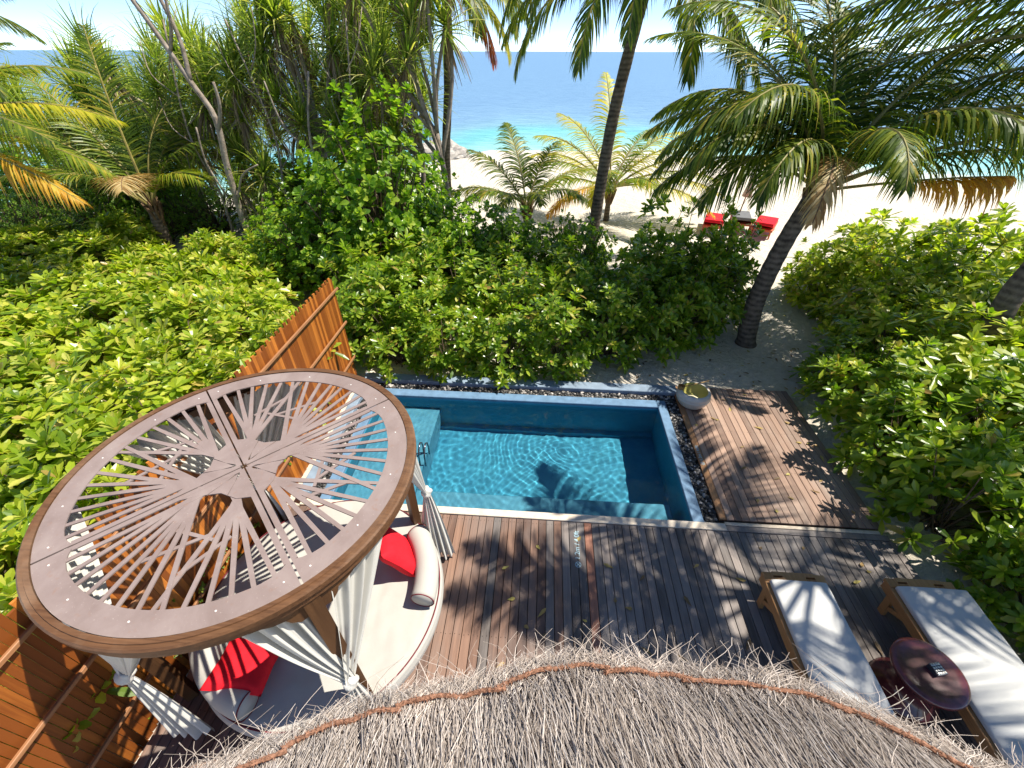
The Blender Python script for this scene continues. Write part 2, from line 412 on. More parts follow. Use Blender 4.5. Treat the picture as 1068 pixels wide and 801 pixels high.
# ------------------------------------------------------------------ decks
def planks(name, x0, x1, y0, y1, pitch, mats, pick, z=0.0, lab=None):
    b = MB(); x = x0
    while x < x1-.02:
        w_ = min(pitch-.007, x1-x)
        ya = y0
        cuts = [y1]
        if y1-y0 > 3.2 and rnd.random() < .5: cuts = [y0+rnd.uniform(.6,1.6), y1]
        for c in cuts:
            b.box(x, x+w_, ya, c-.003, z-.026, z+rnd.uniform(-.0015,.0015), pick(x), ch=.003); ya = c
        if rnd.random() < .9:
            for yy in (y1-.06, y0+.9, y0+1.75, y0+2.6):
                for xx in (x+.022, x+w_-.022):
                    if yy < y1: b.add([(xx+.0045*math.cos(k*PI/3), yy+.0045*math.sin(k*PI/3)+.004*math.sin(xx*90), z+.0022) for k in range(6)], [tuple(range(6))], len(mats)-1)
        x += pitch
    b.box(x0+.004, x1-.004, y0+.01, y1-.01, z-.05, z-.03, len(mats)-1)  # near-black sheet added so the plank gaps look deeply shaded
    yy = y0+.2
    return tag(b.build(name, mats), lab, kind='structure')
planks('lower_deck', -3.38, 4.72, -.6, 3.505, .1003, [M['plank_red'], M['plank_grey'], M['plank_new'], M['dark']],
       lambda x: 2 if abs(x-.735) < .05 else (0 if x < -.2+rnd.uniform(-.7,.9) else 1), lab='main timber deck')
planks('upper_deck', 2.57, 4.68, 3.69, 6.63, .1003, [M['plank_upper'], M['plank_edge'], M['dark']], lambda x: 1 if x < 2.63 else 0, lab='side timber deck beside the pool')
b = MB(); b.box(2.615, 4.6, 3.60, 3.65, -.05, .004, ch=.003); b.box(2.57,4.68,3.512,3.592,-.05,0.0,1,ch=.003)
tag(b.build('deck_batten', [M['batten'], M['plank_grey']]), kind='structure')

# ------------------------------------------------------------------ swimming pool
pool = thing('swimming_pool', 'blue rectangular plunge pool sunk between the timber decks', 'swimming pool', (0,0,0))
XI0, XI1, YI0, YI1, DZ = -2.82, 2.20, 3.625, 5.99, -1.1
b = MB()   # basin: floor and walls (thin shells, inward)
t = .1
b.box(XI0-t, XI1+t, YI0-t+.02, YI1+t, DZ-.06, DZ)
b.box(XI0-t, XI0, YI0, YI1, DZ, -.052); b.box(XI1, XI1+t, YI0, YI1, DZ, -.052)
b.box(XI0, XI1, YI0-t+.02, YI0, DZ, -.052); b.box(XI0, XI1, YI1, YI1+t, DZ, -.052)
b.box(-1.75, XI1-.002, YI1-.10, YI1-.002, DZ, DZ+.1)          # low ledge along the far wall
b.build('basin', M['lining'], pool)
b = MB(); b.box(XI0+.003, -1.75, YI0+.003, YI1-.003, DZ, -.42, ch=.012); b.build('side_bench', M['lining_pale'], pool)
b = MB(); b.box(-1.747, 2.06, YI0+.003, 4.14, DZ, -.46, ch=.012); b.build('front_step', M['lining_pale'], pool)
b = MB()
b.box(XI1-.003, 2.35, YI0, 6.18, -.05, 0, ch=.008); b.box(XI0-.15, XI1-.004, YI1-.003, 6.18, -.05, 0, ch=.008); b.box(XI0-.15, XI0+.003, YI0, YI1-.004, -.05, 0, ch=.008)
b.build('coping', M['coping'], pool)
b = MB(); b.box(-3.2, 2.61, 3.512, 3.622, -.4, .014, ch=.006); b.build('front_edge', M['strip'], pool)
b = MB()
def ripple(x, y):
    h = 0
    for (cx_, cy_, lam, amp) in ((1.1,5.6,.095,1.0),(-1.3,3.0,.13,.6),(3.6,7.6,.17,.7),(-3.3,7.2,.23,.6),(2.9,2.4,.075,.5)):
        wx = x+.22*noise.noise((x*1.1, y*1.1, lam*30)); wy = y+.22*noise.noise((x*1.1+9, y*1.1, lam*30))
        d = math.hypot(wx-cx_, wy-cy_); h += amp*lam*math.sin(2*PI*d/lam)
    return .0027*h*(.6+.6*noise.noise((x*.9, y*.9, 4))) + .006*noise.noise((x*2.2, y*2.2, 1)) + .0016*noise.noise((x*9, y*9, 2))
WU, WV = 420, 200
def wpt(u, v):
    x, y = XI0+.001+(XI1-XI0-.002)*u, YI0+.001+(YI1-YI0-.002)*v
    return (x, y, -.085+ripple(x, y))
b.grid(wpt, WU, WV)
wat = tag(b.build('pool_water', M['water'], smooth=True), 'clear rippled pool water', kind='structure')
wat.cycles.is_caustics_caster = True
for o in pool.children: o.cycles.is_caustics_receiver = True
b = MB(); b.box(-3.3, 2.62, 6.37, 6.585, -.3, .045, ch=.01); b.box(-3.3, -3.14, 3.7, 6.367, -.3, .04, ch=.01)
tag(b.build('kerb', M['kerbm']), kind='structure')
# pebbles round the pool
b = MB()
ico = [(0,0,1),(.894,0,.447),(.276,.851,.447),(-.724,.526,.447),(-.724,-.526,.447),(.276,-.851,.447),(.724,.526,-.447),(-.276,.851,-.447),(-.894,0,-.447),(-.276,-.851,-.447),(.724,-.526,-.447),(0,0,-1)]
icf = [(0,1,2),(0,2,3),(0,3,4),(0,4,5),(0,5,1),(1,6,2),(2,7,3),(3,8,4),(4,9,5),(5,10,1),(6,7,2),(7,8,3),(8,9,4),(9,10,5),(10,6,1),(11,7,6),(11,8,7),(11,9,8),(11,10,9),(11,6,10)]
def pebble(x, y, z):
    a = rnd.uniform(.016,.03); q = rnd.uniform(0,PI); c_, s_ = math.cos(q), math.sin(q)
    sx, sy, sz = a*rnd.uniform(1,1.6), a, a*rnd.uniform(.5,.8)
    b.add([(x+c_*p[0]*sx-s_*p[1]*sy, y+s_*p[0]*sx+c_*p[1]*sy, z+p[2]*sz) for p in ico], icf)
for (x0,x1,y0,y1,n) in ((2.365,2.56,3.66,6.36,1500),(-3.12,2.36,6.195,6.36,2300),(-3.13,-2.98,3.66,6.2,900)):
    b.box(x0-.012, x1+.006, y0-.012, y1+.006, -.3, -.075)
    for i in range(n): pebble(rnd.uniform(x0,x1), rnd.uniform(y0,y1), -.07+rnd.random()*.04)
tag(b.build('pebbles', M['pebble'], smooth=True), 'loose black grey and white pebbles filling the gutter round the pool', 'pebbles', kind='stuff')
# grab rail on the pool bench
gr = thing('pool_grab_rail', 'small dark steel hooped grab rail at the pool corner behind the gazebo roof', 'handrail', (-1.80,4.62,-.42))
for k, dx in enumerate((0, .09)):
    b = MB(); b.tube([(dx,-.0,-.04),(dx,0,.3),(dx,.06,.42),(dx,.16,.45),(dx,.24,.38),(dx,.26,.26),(dx,.26,-.04)], .014, 8); b.build('hoop', M['chrome'], gr, True)

# painted depth markings (flat lettering on the planks)
def decal(name, txt, loc, rz, size, label):
    cu = bpy.data.curves.new('t', 'FONT'); cu.body = txt; cu.size = size; cu.extrude = .0006; cu.align_x = 'LEFT'; cu.align_y = 'CENTER'
    tmp = bpy.data.objects.new('t', cu); col.objects.link(tmp)
    me = bpy.data.meshes.new_from_object(tmp.evaluated_get(bpy.context.evaluated_depsgraph_get())); bpy.data.objects.remove(tmp)
    root = thing(name, label, 'depth marking', loc, rz)
    me.materials.append(M['paint']); link('lettering', me, root, (size*1.15,0,0))
    b = MB(); r0 = size*.42
    b.lathe([(r0*.84,.0006),(r0,.0006),(r0,-.0006),(r0*.84,-.0006)], (r0,0,0), 28, close=True)
    for sgn in (1,-1): b.bar((r0-r0*.6,-r0*.6*sgn,0),(r0+r0*.6,r0*.6*sgn,0), size*.07, .001+.0002*sgn)
    b.build('symbol', M['paint'], root)
decal('depth_marking', '1.2m / 4.0ft', (.625,2.86,.0035), PI/2, .088, 'pale blue painted depth figures on the main deck plank beside the reddish board')
decal('depth_marking', '1.2m / 4.0ft', (2.615,4.66,.0035), PI/2, .072, 'faded depth figures painted on the orange edge board of the side deck')

# ------------------------------------------------------------------ fence
fe = thing('slatted_fence', 'tall orange timber slat fence with cross rails running behind the gazebo to the hedge', 'fence', (-3.45,0,0))
b = MB(); y = .1; k = 0
while y < 6.58:
    ang = R(-8)+rnd.uniform(-.05,.05); top = 2.0 + (.02 if k % 2 else -.03) + rnd.uniform(-.012,.012)
    w2 = .0262; c, s = math.cos(ang), math.sin(ang)
    b.obox((-.045+rnd.uniform(-.003,.003), y, (top-.28)/2), (-s*w2, c*w2, 0), (c*.010, s*.010, 0), (0,0,(top+.28)/2))
    y += .0575; k += 1
b.build('slats', M['fence'], fe)
for z in (.42, 1.15, 1.80):
    b = MB(); b.box(.0, .026, .1, 6.6, z-.018, z+.018, ch=.004); b.build('rail', M['fence_rail'], fe)
for yy in (.3, 2.4, 4.5, 6.52):
    b = MB(); b.box(-.19, -.1, yy-.045, yy+.045, -.3, 1.9); b.build('post', M['fence'], fe)

# ------------------------------------------------------------------ gazebo
GC = Vector((-2.31, 2.19, 0)); ZT = 2.35
ga = thing('gazebo', 'round daybed gazebo with brown laser cut lattice roof on timber posts', 'gazebo', GC)
b = MB()
b.lathe([(1.292,ZT-.12),(1.292,ZT+.010),(1.322,ZT+.013),(1.326,ZT+.005),(1.35,ZT+.006),(1.362,ZT-.006),(1.362,ZT-.05),(1.345,ZT-.055),(1.345,ZT-.12)], n=96, close=True)
b.build('roof_ring', M['ring'], ga)
RI, RO = 1.13, 1.286
def pol(r, a): return (r*math.cos(a), r*math.sin(a))
def seg_bar(b, p, q, w0, w1, z0, z1):
    d = Vector((q[0]-p[0], q[1]-p[1])); d.normalize(); n = Vector((-d.y, d.x))
    b.prism([(p[0]-n.x*w0/2,p[1]-n.y*w0/2),(q[0]-n.x*w1/2,q[1]-n.y*w1/2),(q[0]+n.x*w1/2,q[1]+n.y*w1/2),(p[0]+n.x*w0/2,p[1]+n.y*w0/2)], z0, z1)
for q in range(4):
    b = MB(); base = R(45+90*q); z = ZT+.002; th = .010
    A0, A1 = base+R(.35), base+R(89.65)
    n = 28; g = .006
    for i in range(n):                                  # rim of the panel, widened into rounded corners
        a0 = A0+(A1-A0)*i/n; a1 = A0+(A1-A0)*(i+1)/n
        def ri(a):
            e = min(a-A0, A1-a)
            return RI - .06*max(0, 1-e/R(11))**2.2
        b.prism([pol(ri(a0),a0), pol(RO,a0), pol(RO,a1), pol(ri(a1),a1)], z-th, z)
    zz = z-.0007
    # strips along the seams, hub plate, then the fanning bars
    e0, e1 = Vector(pol(1,base)), Vector(pol(1,base+PI/2))
    n0, n1 = Vector((-e0.y, e0.x)), Vector((e1.y, -e1.x))
    for e, nn in ((e0,n0),(e1,n1)):
        o = nn*g; wd = .045
        b.prism([tuple(e*.02+o), tuple(e*1.08+o), tuple(e*1.08+nn*(wd)), tuple(e*.03+nn*(wd))][::1], zz-th, zz); zz -= .0005
    flip = q % 2
    mid = base+PI/4
    f1 = Vector(pol(.36, base+R(14))) if not flip else Vector(pol(.36, base+R(76)))
    f2 = Vector(pol(.33, base+R(66))) if not flip else Vector(pol(.33, base+R(24)))
    ctr = Vector(pol(.055, mid))
    sA, sB = (e0*.47+n0*.04, e1*.36+n1*.04) if not flip else (e0*.36+n0*.04, e1*.47+n1*.04)
    if not flip: poly = [ctr, e0*.10+n0*.045, sA, f1, Vector(pol(.27,base+R(40))), f2, sB, e1*.1+n1*.045]
    else: poly = [ctr, e0*.10+n0*.045, sA, f2, Vector(pol(.27,base+R(50))), f1, sB, e1*.1+n1*.045]
    # plate as a fan of slivers with narrow star cuts between some of them
    pts = [poly[0]] + poly[1:]
    for i in range(1, len(pts)-1):
        a_, b_ = pts[i], pts[i+1]
        if i in (3, 4):
            m_ = a_.lerp(b_, .5)
            b.prism([tuple(pts[0].lerp(a_,.12)), tuple(a_), tuple(a_.lerp(b_,.40)), tuple(pts[0].lerp(m_,.45))], zz-th, zz)
            b.prism([tuple(pts[0].lerp(m_,.5)), tuple(a_.lerp(b_,.46)), tuple(b_), tuple(pts[0].lerp(b_,.12))], zz-th, zz)
        else: b.prism([tuple(pts[0]), tuple(a_), tuple(b_)], zz-th, zz)
    zz -= .0006
    sgn = 1 if not flip else -1; start = base if not flip else base+PI/2
    for k, dg in enumerate((5.5,12,18.5,25,31.5,38,45,52.5)):  # fan from the first focus
        p = f1 + Vector((rnd.uniform(-.02,.02), rnd.uniform(-.02,.02))); qv = Vector(pol(RI+.03, start+sgn*R(dg)))
        seg_bar(b, p-(qv-p)*.10, qv, .043, .028, zz-th, zz); zz -= .0006
    for k, dg in enumerate((84.5,78,71.5,65,58,49)):         # fan from the second focus
        p = f2 + Vector((rnd.uniform(-.02,.02), rnd.uniform(-.02,.02))); qv = Vector(pol(RI+.03, start+sgn*R(dg)))
        seg_bar(b, p-(qv-p)*.10, qv, .043, .028, zz-th, zz); zz -= .0006
    for (pa, ra, pb, rb) in ((24,.62,58,.66),(30,.86,54,.62),(50,.9,68,.66)):   # cross ties
        seg_bar(b, pol(ra, start+sgn*R(pa)), pol(rb, start+sgn*R(pb)), .028, .024, zz-th, zz); zz -= .0006
    lp = b.build('lattice_panel', M['panel'], ga)
    for dg in (4, 22, 45, 68, 86):
        b = MB(); px_, py_ = pol(1.2, base+R(dg)); b.lathe([(.0001,ZT+.0055),(.0055,ZT+.005),(.0065,ZT+.002)], (px_,py_,0), 8); b.build('screw', M['screw'], lp)
for k in range(4):
    a = R(45+90*k); c, s = math.cos(a), math.sin(a); r0 = 1.29
    b = MB(); d, n_ = Vector((c,s,0)), Vector((-s,c,0))
    b.obox((c*r0,s*r0,(ZT-.13)/2-.0), d*.045, n_*.055, (0,0,(ZT-.13)/2))
    p = b.build('post', M['ring_dark'], ga)
    b = MB()                                             # carved bracket arms under the ring
    for sg in (1,-1):
        prof = [(.05,-.13),(.05,-.30),(.10,-.31),(.15,-.26),(.17,-.21),(.24,-.20),(.30,-.17),(.36,-.165),(.40,-.13)]
        vs = []
        for off in (-.03,.03):
            for (u, zz) in prof:
                aa = a+sg*u/1.29; rr = 1.29+off
                vs.append((rr*math.cos(aa), rr*math.sin(aa), ZT+zz))
        K = len(prof)
        b.add(vs, [tuple(range(K)), tuple(range(2*K-1,K-1,-1))]+[(i,(i+1)%K,K+(i+1)%K,K+i) for i in range(K)])
    b.build('bracket', M['ring_dark'], p, recalc=True)

# daybed
BC = Vector((-2.13, 2.15, 0))
db = thing('daybed', 'round white daybed mattress on a low timber base under the gazebo', 'daybed', BC)
b = MB(); b.lathe([(.001,.14),(1.14,.14),(1.14,0),(1.0,0)], n=64); b.build('base', M['ring_dark'], db)
b = MB()
def mat_pt(u, v):
    prof = [(1.13,.15),(1.2,.17),(1.225,.22),(1.235,.30),(1.22,.37),(1.19,.405),(1.13,.418),(1.0,.42),(.85,.422),(.7,.424),(.55,.425),(.4,.425),(.25,.426),(.1,.426),(.001,.426)]
    t = v*(len(prof)-1); i = min(int(t), len(prof)-2); f = t-i
    r = prof[i][0]*(1-f)+prof[i+1][0]*f; z = prof[i][1]*(1-f)+prof[i+1][1]*f
    a = u*2*PI; x, y = r*math.cos(a), r*math.sin(a)
    if z > .4:
        z += .018*noise.noise((x*2.6, y*2.0, 3)) + .016*abs(noise.noise((x*5+2*y, y*2.2, 9))) - .012*abs(noise.noise((x*3-3*y, x*5+y*2, 5)))
    return (x, y, z)
b.grid(mat_pt, 128, 90); mt = b.build('mattress', M['white'], db, True)
b = MB(); b.tube([(1.2*math.cos(2*PI*k/96), 1.2*math.sin(2*PI*k/96), .408) for k in range(97)], .007, 6); b.build('piping', M['piping'], mt, True)
def bolster(a0, a1, r0, rad, label):
    root = thing('bolster', label, 'bolster', (BC.x, BC.y, .43), 0, 'curved bolsters round the daybed')
    K = 26; pts = []; rr = []
    for i in range(K+1):
        a = R(a0+(a1-a0)*i/K); pts.append((r0*math.cos(a), r0*math.sin(a), rad*.98)); rr.append(rad*(.96 if i in (0,K) else 1))
    b = MB(); b.tube(pts, rr, 24); b.build('cover', M['white'], root, True)
    for i in (0, K):
        a = R(a0 if i == 0 else a1); c = Vector(pts[i]); rad_d = Vector((math.cos(a), math.sin(a), 0))
        b = MB(); b.tube([c+(rad_d*math.cos(2*PI*k/24)+Vector((0,0,1))*math.sin(2*PI*k/24))*rad*.965 for k in range(25)], .006, 5); b.build('piping', M['piping'], root, True)
bolster(-4, 40, 1.08, .125, 'white curved bolster with maroon piping on the pool side of the daybed')
bolster(-158, -101, 1.08, .125, 'white curved bolster under striped shadow at the fence side of the daybed')
def cushion(loc, rot, label, s=.27):
    b = MB(); n = 20
    def pt(sg):
        def f(u, v):
            x, y = u*2-1, v*2-1
            px_, py_ = x*(1-.10*(1-y*y)*0 - .07*(1-abs(y))**1), y*(1-.07*(1-abs(x)))
            t = max(0, (1-x**4)*(1-y**4))**.42
            z = sg*t*.36*(1+.1*noise.noise((x*2, y*2, sg*5))) 
            return (px_*s, py_*s, z*s)
        return f
    b.grid(pt(1), n, n); b.grid(pt(-1), n, n)
    o = b.build('cushion', M['red'], None, True, recalc=True)
    o.location = loc; o.rotation_euler = rot
    return tag(o, label, 'cushion', 'red cushions on the daybed')
cushion((-1.45,2.55,.66), (R(58),R(12),R(118)), 'plump red cushion leaning on the bolster at the pool side of the daybed')
cushion((-2.50,1.38,.60), (R(-12),R(10),R(2)), 'square red cushion crossed by dark lattice shadows at the fence side of the daybed', .255)

# curtains: a drape from the ring, gathered at a knot against the post, with a loose tail
def drape(top_a0, top_a1, knot, folds, sag, nu=80, nv=30, zt=ZT-.13, r=1.27, amp=.038, kw=.05, phase=0):
    b = MB(); K = Vector(knot)
    def f(u, v):
        a = R(top_a0+(top_a1-top_a0)*u)
        T = Vector((GC.x+r*math.cos(a), GC.y+r*math.sin(a), zt))
        am = (top_a0+top_a1)/2
        e = v**1.15
        side = Vector((-math.sin(R(am)), math.cos(R(am)), 0))
        E = K + side*(u-.5)*kw*2
        p = T.lerp(E, e)
        p.z -= sag*math.sin(PI*min(1, v*1.05))*(.55+.45*math.sin(PI*u))
        env = math.sin(PI*min(1,.12+.88*v))**.6
        fold = math.sin(2*PI*folds*u+phase+1.2*math.sin(3*u+phase)) + .45*math.sin(2*PI*folds*2.1*u+1.7*phase)
        dep = amp*(1-.72*e)*(.35+.65*env)*fold
        out_d = Vector((math.cos(a), math.sin(a), 0)); p += out_d*dep; p.z += dep*.25
        return p
    b.grid(f, nu, nv); return b
def tail(knot, foot, wid, dirv, folds=4.3, amp=.05, phase=0, w0=.05):
    b = MB(); K, F = Vector(knot), Vector(foot); sd_ = Vector(dirv).normalized(); nrm = Vector((-sd_.y, sd_.x, 0))
    def f(u, v):
        p = K.lerp(F, v); w_ = w0+(wid-w0)*(v**.7)
        p += sd_*(u-.5)*w_*1.0
        p += nrm*amp*(.4+v)*(math.sin(2*PI*folds*u+phase+.6*v+1.5*math.sin(2.3*u+phase))+.4*math.sin(19*u+2*phase))*.9
        p.z += .05*v*v*math.sin(5*u+phase+1)+.02*v*math.sin(17*u)
        return p
    b.grid(f, 60, 16); return b
def knot_mb(c, s=.06):
    b = MB()
    def f(u, v):
        a, t = u*2*PI, (v-.5)*PI
        r = s*(1+.16*math.sin(3*a+4*t))
        return (c[0]+r*math.cos(t)*math.cos(a), c[1]+r*math.cos(t)*math.sin(a), c[2]+r*1.1*math.sin(t))
    b.grid(f, 18, 12); return b
def curtain(label, drapes, knot, tails):
    root = thing('curtain', label, 'curtain', (0,0,0), 0, 'white curtains tied to the gazebo posts')
    for k, (a0, a1, fo, sg) in enumerate(drapes): drape(a0, a1, knot, fo, sg, phase=k*2.1+knot[0]).build('drape', M['curtain'], root, True)
    knot_mb(knot).build('knot', M['curtain'], root, True)
    for k, (ft, wd, dv) in enumerate(tails): tail(knot, ft, wd, dv, phase=k, amp=.026).build('tail', M['curtain'], root, True)
    return root
curtain('white curtain swept from both sides to a knot on the post nearest the thatch', [(-67,-47,4,.09),(-39,-13,4,.03)], (-1.37,1.19,1.0), [((-1.34,1.14,.2),.3,(1,.6,0))])
curtain('narrow white curtain with a long loose tail hanging at the pool edge', [(8,32,4,.02)], (-1.13,2.93,1.2), [((-1.03,2.84,.1),.30,(.93,.37,0)), ((-1.25,2.98,.1),.16,(.8,.6,0))])
curtain('shaded white curtain in wide folds before the fence at the back of the gazebo', [(96,129,7,.03),(141,172,7,.03)], (-3.2,3.08,.95), [((-3.2,3.08,.1),.3,(1,.5,0))])
curtain('white curtain bundle striped by lattice shadows at the lower left of the gazebo', [(196,220,6,.08),(236,274,6,.03)], (-3.04,1.05,1.2), [((-2.92,.95,.15),.34,(1,.25,0))])

# ------------------------------------------------------------------ sun loungers, table, bowl
def lounger(x, y0, y1, wd, label, over=0.0, hinge=None):
    root = thing('sun_lounger', label, 'sun lounger', (x, y1, 0), 0, 'teak sun loungers on the deck')
    L = y1-y0; zt = .33
    b = MB()
    for xx in (0, wd-.045): b.box(xx, xx+.045, -L, -.02, zt-.09, zt+.025, ch=.006)
    for k in range(12): b.box(.046, wd-.046, -L+.1+k*(L-.2)/12, -L+.16+k*(L-.2)/12, zt-.045, zt-.015)
    b.build('frame', M['teak'], root)
    b = MB()                                          # head board with two hand holes
    zc = zt+.035
    segs = 16; hb = []
    for (xa, xb, ya, yb) in ((0,.11,-.10,0),(.11,.21,-.10,-.068),(.11,.21,-.034,0),(.21,wd-.21,-.10,0),(wd-.21,wd-.11,-.10,-.068),(wd-.21,wd-.11,-.034,0),(wd-.11,wd,-.10,0)):
        b.box(xa+.0003, xb-.0003, ya, yb+(.012 if (xa>=.11 and xb<=wd-.11) else 0), zc-.045, zc)
    b.build('headboard', M['teak'], root)
    for xx in (.024, wd-.024):
        for yy, dy in ((-.16,.12), (-L+.15,-.10)):
            b = MB(); b.bar((xx,yy,zt-.03),(xx,yy+dy-.16,0.0),.04,.075); b.build('leg', M['teak'], root)
        b = MB(); b.bar((xx,-.42,zt-.06),(xx,-.20,.12),.03,.05); b.build('brace', M['teak'], root)
    # mattress
    b = MB(); xa, xb = .035-over*0, wd-.035+over; ya, yb = -L+.02, -.115
    def f(u, v):
        per = [(0,0),(0,1),(1,1),(1,0)]
        # closed section across x (u) lofted along y (v)
        a = u*2*PI; e = 4.5
        cx_, sz_ = math.cos(a), math.sin(a)
        px_ = (xa+xb)/2+(xb-xa)/2*math.copysign(abs(cx_)**(2/8), cx_)
        ex = 1
        if v < .02: ex = .9
        if v > .98: ex = .9
        pz = zt+.055+.045*ex*math.copysign(abs(sz_)**(2/4), sz_)
        y = ya+(yb-ya)*v
        if sz_ > .2: pz += .006*noise.noise((px_*4, y*4+x, 1))
        if hinge is not None and abs(y-hinge) < .03 and sz_ > 0: pz -= .016*(1-abs(y-hinge)/.03)
        return (px_, y, pz)
    b.grid(f, 40, 70)
    n0 = 41
    b.add([f(i/40, 0) for i in range(40)], [tuple(range(40))]); b.add([f(i/40, 1) for i in range(40)], [tuple(range(40))[::-1]])
    b.build('mattress', M['white_cool'], root, True, recalc=True)
    return root
lounger(2.64, .78, 2.75, .67, 'teak sun lounger with a narrow white mattress and slotted headboard left of the round table')
lounger(3.98, .70, 2.77, .70, 'teak sun lounger with a wide white mattress under leaf shadows right of the round table', over=.1, hinge=-1.42)

tb = thing('side_table', 'round polished maroon drum table between the two sun loungers', 'table', (3.75,1.80,0))
b = MB(); b.lathe([(.001,.5),(.2,.5),(.26,.497),(.285,.488),(.297,.47),(.295,.445),(.27,.43),(.2,.425)], n=64); b.build('table_top', M['maroon'], tb, True)
b = MB(); b.lathe([(.23,.43),(.2,.36),(.165,.27),(.17,.2),(.21,.13),(.265,.06),(.285,.03),(.28,0),(.2,0)], n=56); b.build('pedestal', M['maroon'], tb, True)
at_ = thing('ashtray', 'small square patterned silver ashtray at the centre of the maroon table', 'ashtray', (3.785,1.80,.5), R(12))
b = MB(); s_ = .05
for sx, sy in ((1,0),(-1,0),(0,1),(0,-1)):
    b.box(sx*(s_-.004)-(.004 if sx else s_), sx*(s_-.004)+(.004 if sx else s_), sy*(s_-.004)-(.004 if sy else s_-.0085), sy*(s_-.004)+(.004 if sy else s_-.0085), 0.001, .05)
b.box(-s_+.01, s_-.01, -s_+.01, s_-.01, .002, .012); b.build('tray', M['chrome'], at_)
b = MB()
for i in range(4):
    for j in range(4):
        b.box(-.044+i*.023, -.044+i*.023+.017, -.044+j*.023, -.044+j*.023+.017, .0515, .056, ch=.002)
for i in range(2):
    b.box(-.046,.046,-.03+.06*i-.003,-.03+.06*i+.003,.048,.0508)
b.build('grille', M['metal'], at_)
b = MB()
b.grid(lambda u, v: (4.02+.03*math.sin(8*v)*.2+(u-.5)*.1-.14, 1.36+(v-.5)*.16, .015+.05*math.sin(PI*u)*math.sin(PI*v)**.5), 12, 12)
tag(b.build('towel', M['red'], None, True), 'small folded red cloth on the deck below the maroon table', 'cloth')

bw = thing('water_bowl', 'white coconut shaped ceramic foot bowl with yellow glaze inside at the pool corner', 'bowl', (2.79,6.12,0))
prof = [(.06,.003),(.15,.0),(.2,.03),(.255,.1),(.285,.18),(.292,.20),(.288,.215),(.28,.22),(.286,.235),(.28,.275),(.255,.315),(.235,.325),(.222,.318)]
b = MB(); b.lathe(prof, n=56); bo = b.build('bowl', M['ceramic'], bw, True)
b = MB(); b.lathe([(.222,.318),(.215,.29),(.2,.22),(.17,.15),(.1,.1),(.001,.09)], n=48); b.build('glaze', M['ceramic_in'], bo, True)
b = MB(); b.lathe([(.13,.118),(.1,.14),(.05,.158),(.001,.163)], (.0,-.02,0), 32); b.build('sand_heap', M['sand_in'], bo, True)
ld = thing('ladle', 'wooden coconut shell ladle lying across the bowl rim', 'ladle', (2.79,6.12,.33))
b = MB(); b.tube([(-.2,.06,.0),(0,.13,.01),(.2,.2,.02),(.3,.24,.03)], [.011,.01,.009,.008], 8); b.build('handle', M['bamboo'], ld, True)
b = MB(); b.lathe([(.055,.03),(.06,0),(.05,-.04),(.02,-.055),(.001,-.057)], (-.235,.03,.02), 20); b.lathe([(.001,-.05),(.04,-.035),(.051,0),(.05,.03)], (-.235,.03,.02), 20); b.build('scoop', M['bamboo'], ld, True)

# ------------------------------------------------------------------ thatched roof below the balcony
TC = Vector((.70,-3.24,0)); TR, TZ = 4.205, 2.40      # eave circle centre, radius, height (slope 45 degrees)
tr_ = thing('thatched_roof', 'grey straw thatched roof edge bound with brown coir rope at the bottom', 'roof', (0,0,0))
A0, A1 = R(54), R(129)
def eave_r(a): return TR + .02*math.sin(a*9)+.02*math.sin(a*23+1)+.02*noise.noise((a*6,1,1))
def surf(a, s, lift=0):                                # s metres up the slope from the eave
    r = eave_r(a)-s*.72; z = TZ+s*.69+.03*noise.noise((a*8, s*3, 2))
    return Vector((TC.x+(r+lift*.69)*math.cos(a), TC.y+(r+lift*.69)*math.sin(a), z+lift*.72))
b = MB()
b.grid(lambda u, v: surf(A0+(A1-A0)*u, .02+v*1.9, -.05), 120, 16)
b.grid(lambda u, v: surf(A0+(A1-A0)*u, .02, -.05)+Vector((0,0,-.16*v)), 120, 1, 0)
b.build('backing', M['straw_base'], tr_, True)
b = MB()
def strand(p, wv, up):                                  # a thin three-sided straw along points p
    n_ = len(p); vs = []
    for i, q in enumerate(p):
        k = 1-.55*(i/(n_-1)); vs += [q-wv*k, q+wv*k, q+up*k]
    fs = []
    for i in range(n_-1):
        a_ = i*3; fs += [(a_,a_+2,a_+5,a_+3),(a_+2,a_+1,a_+4,a_+5)]
    b.add(vs, fs)
def straw(a, s0, L, lift, spread, curl):
    pts = []; n_ = 7; spread = spread+.10*noise.noise((a*22, s0*2.2, 5))+.05*noise.noise((a*60, s0*5, 8)); lift = lift+.022*noise.noise((a*30, s0*3, 2))
    ph = rnd.uniform(0,6); da = spread; wob = .022 if s0 < .4 else .005; f1, f2, k1 = rnd.uniform(3,9), rnd.uniform(0,6), rnd.gauss(0,.0022)
    for i in range(n_):
        t = i/(n_-1); s = s0-L*t
        aa = a+da*t/3.5+.006*math.sin(ph+4*t)+wob*t*t*math.sin(ph*2+3.2*t)+k1*math.sin(f2+f1*t)
        if s >= 0: q = surf(aa, s, lift*(1+.6*t))
        else:
            q = surf(aa, 0, lift*1.6)
            e = -s; rad_d = Vector((math.cos(aa), math.sin(aa), 0))
            q = q + rad_d*e*(.8+curl*.2) + Vector((0,0,-e*(.62-curl*1.0) + curl*e*e*2.0)) + Vector((-math.sin(aa),math.cos(aa),0))*da*e*1.5
        pts.append(q)
    tang = Vector((-math.sin(a), math.cos(a), 0)); nr = Vector((math.cos(a)*.69, math.sin(a)*.69, .72))
    w_ = rnd.uniform(.0016,.0034)
    strand(pts, tang*w_, nr*w_*.8)
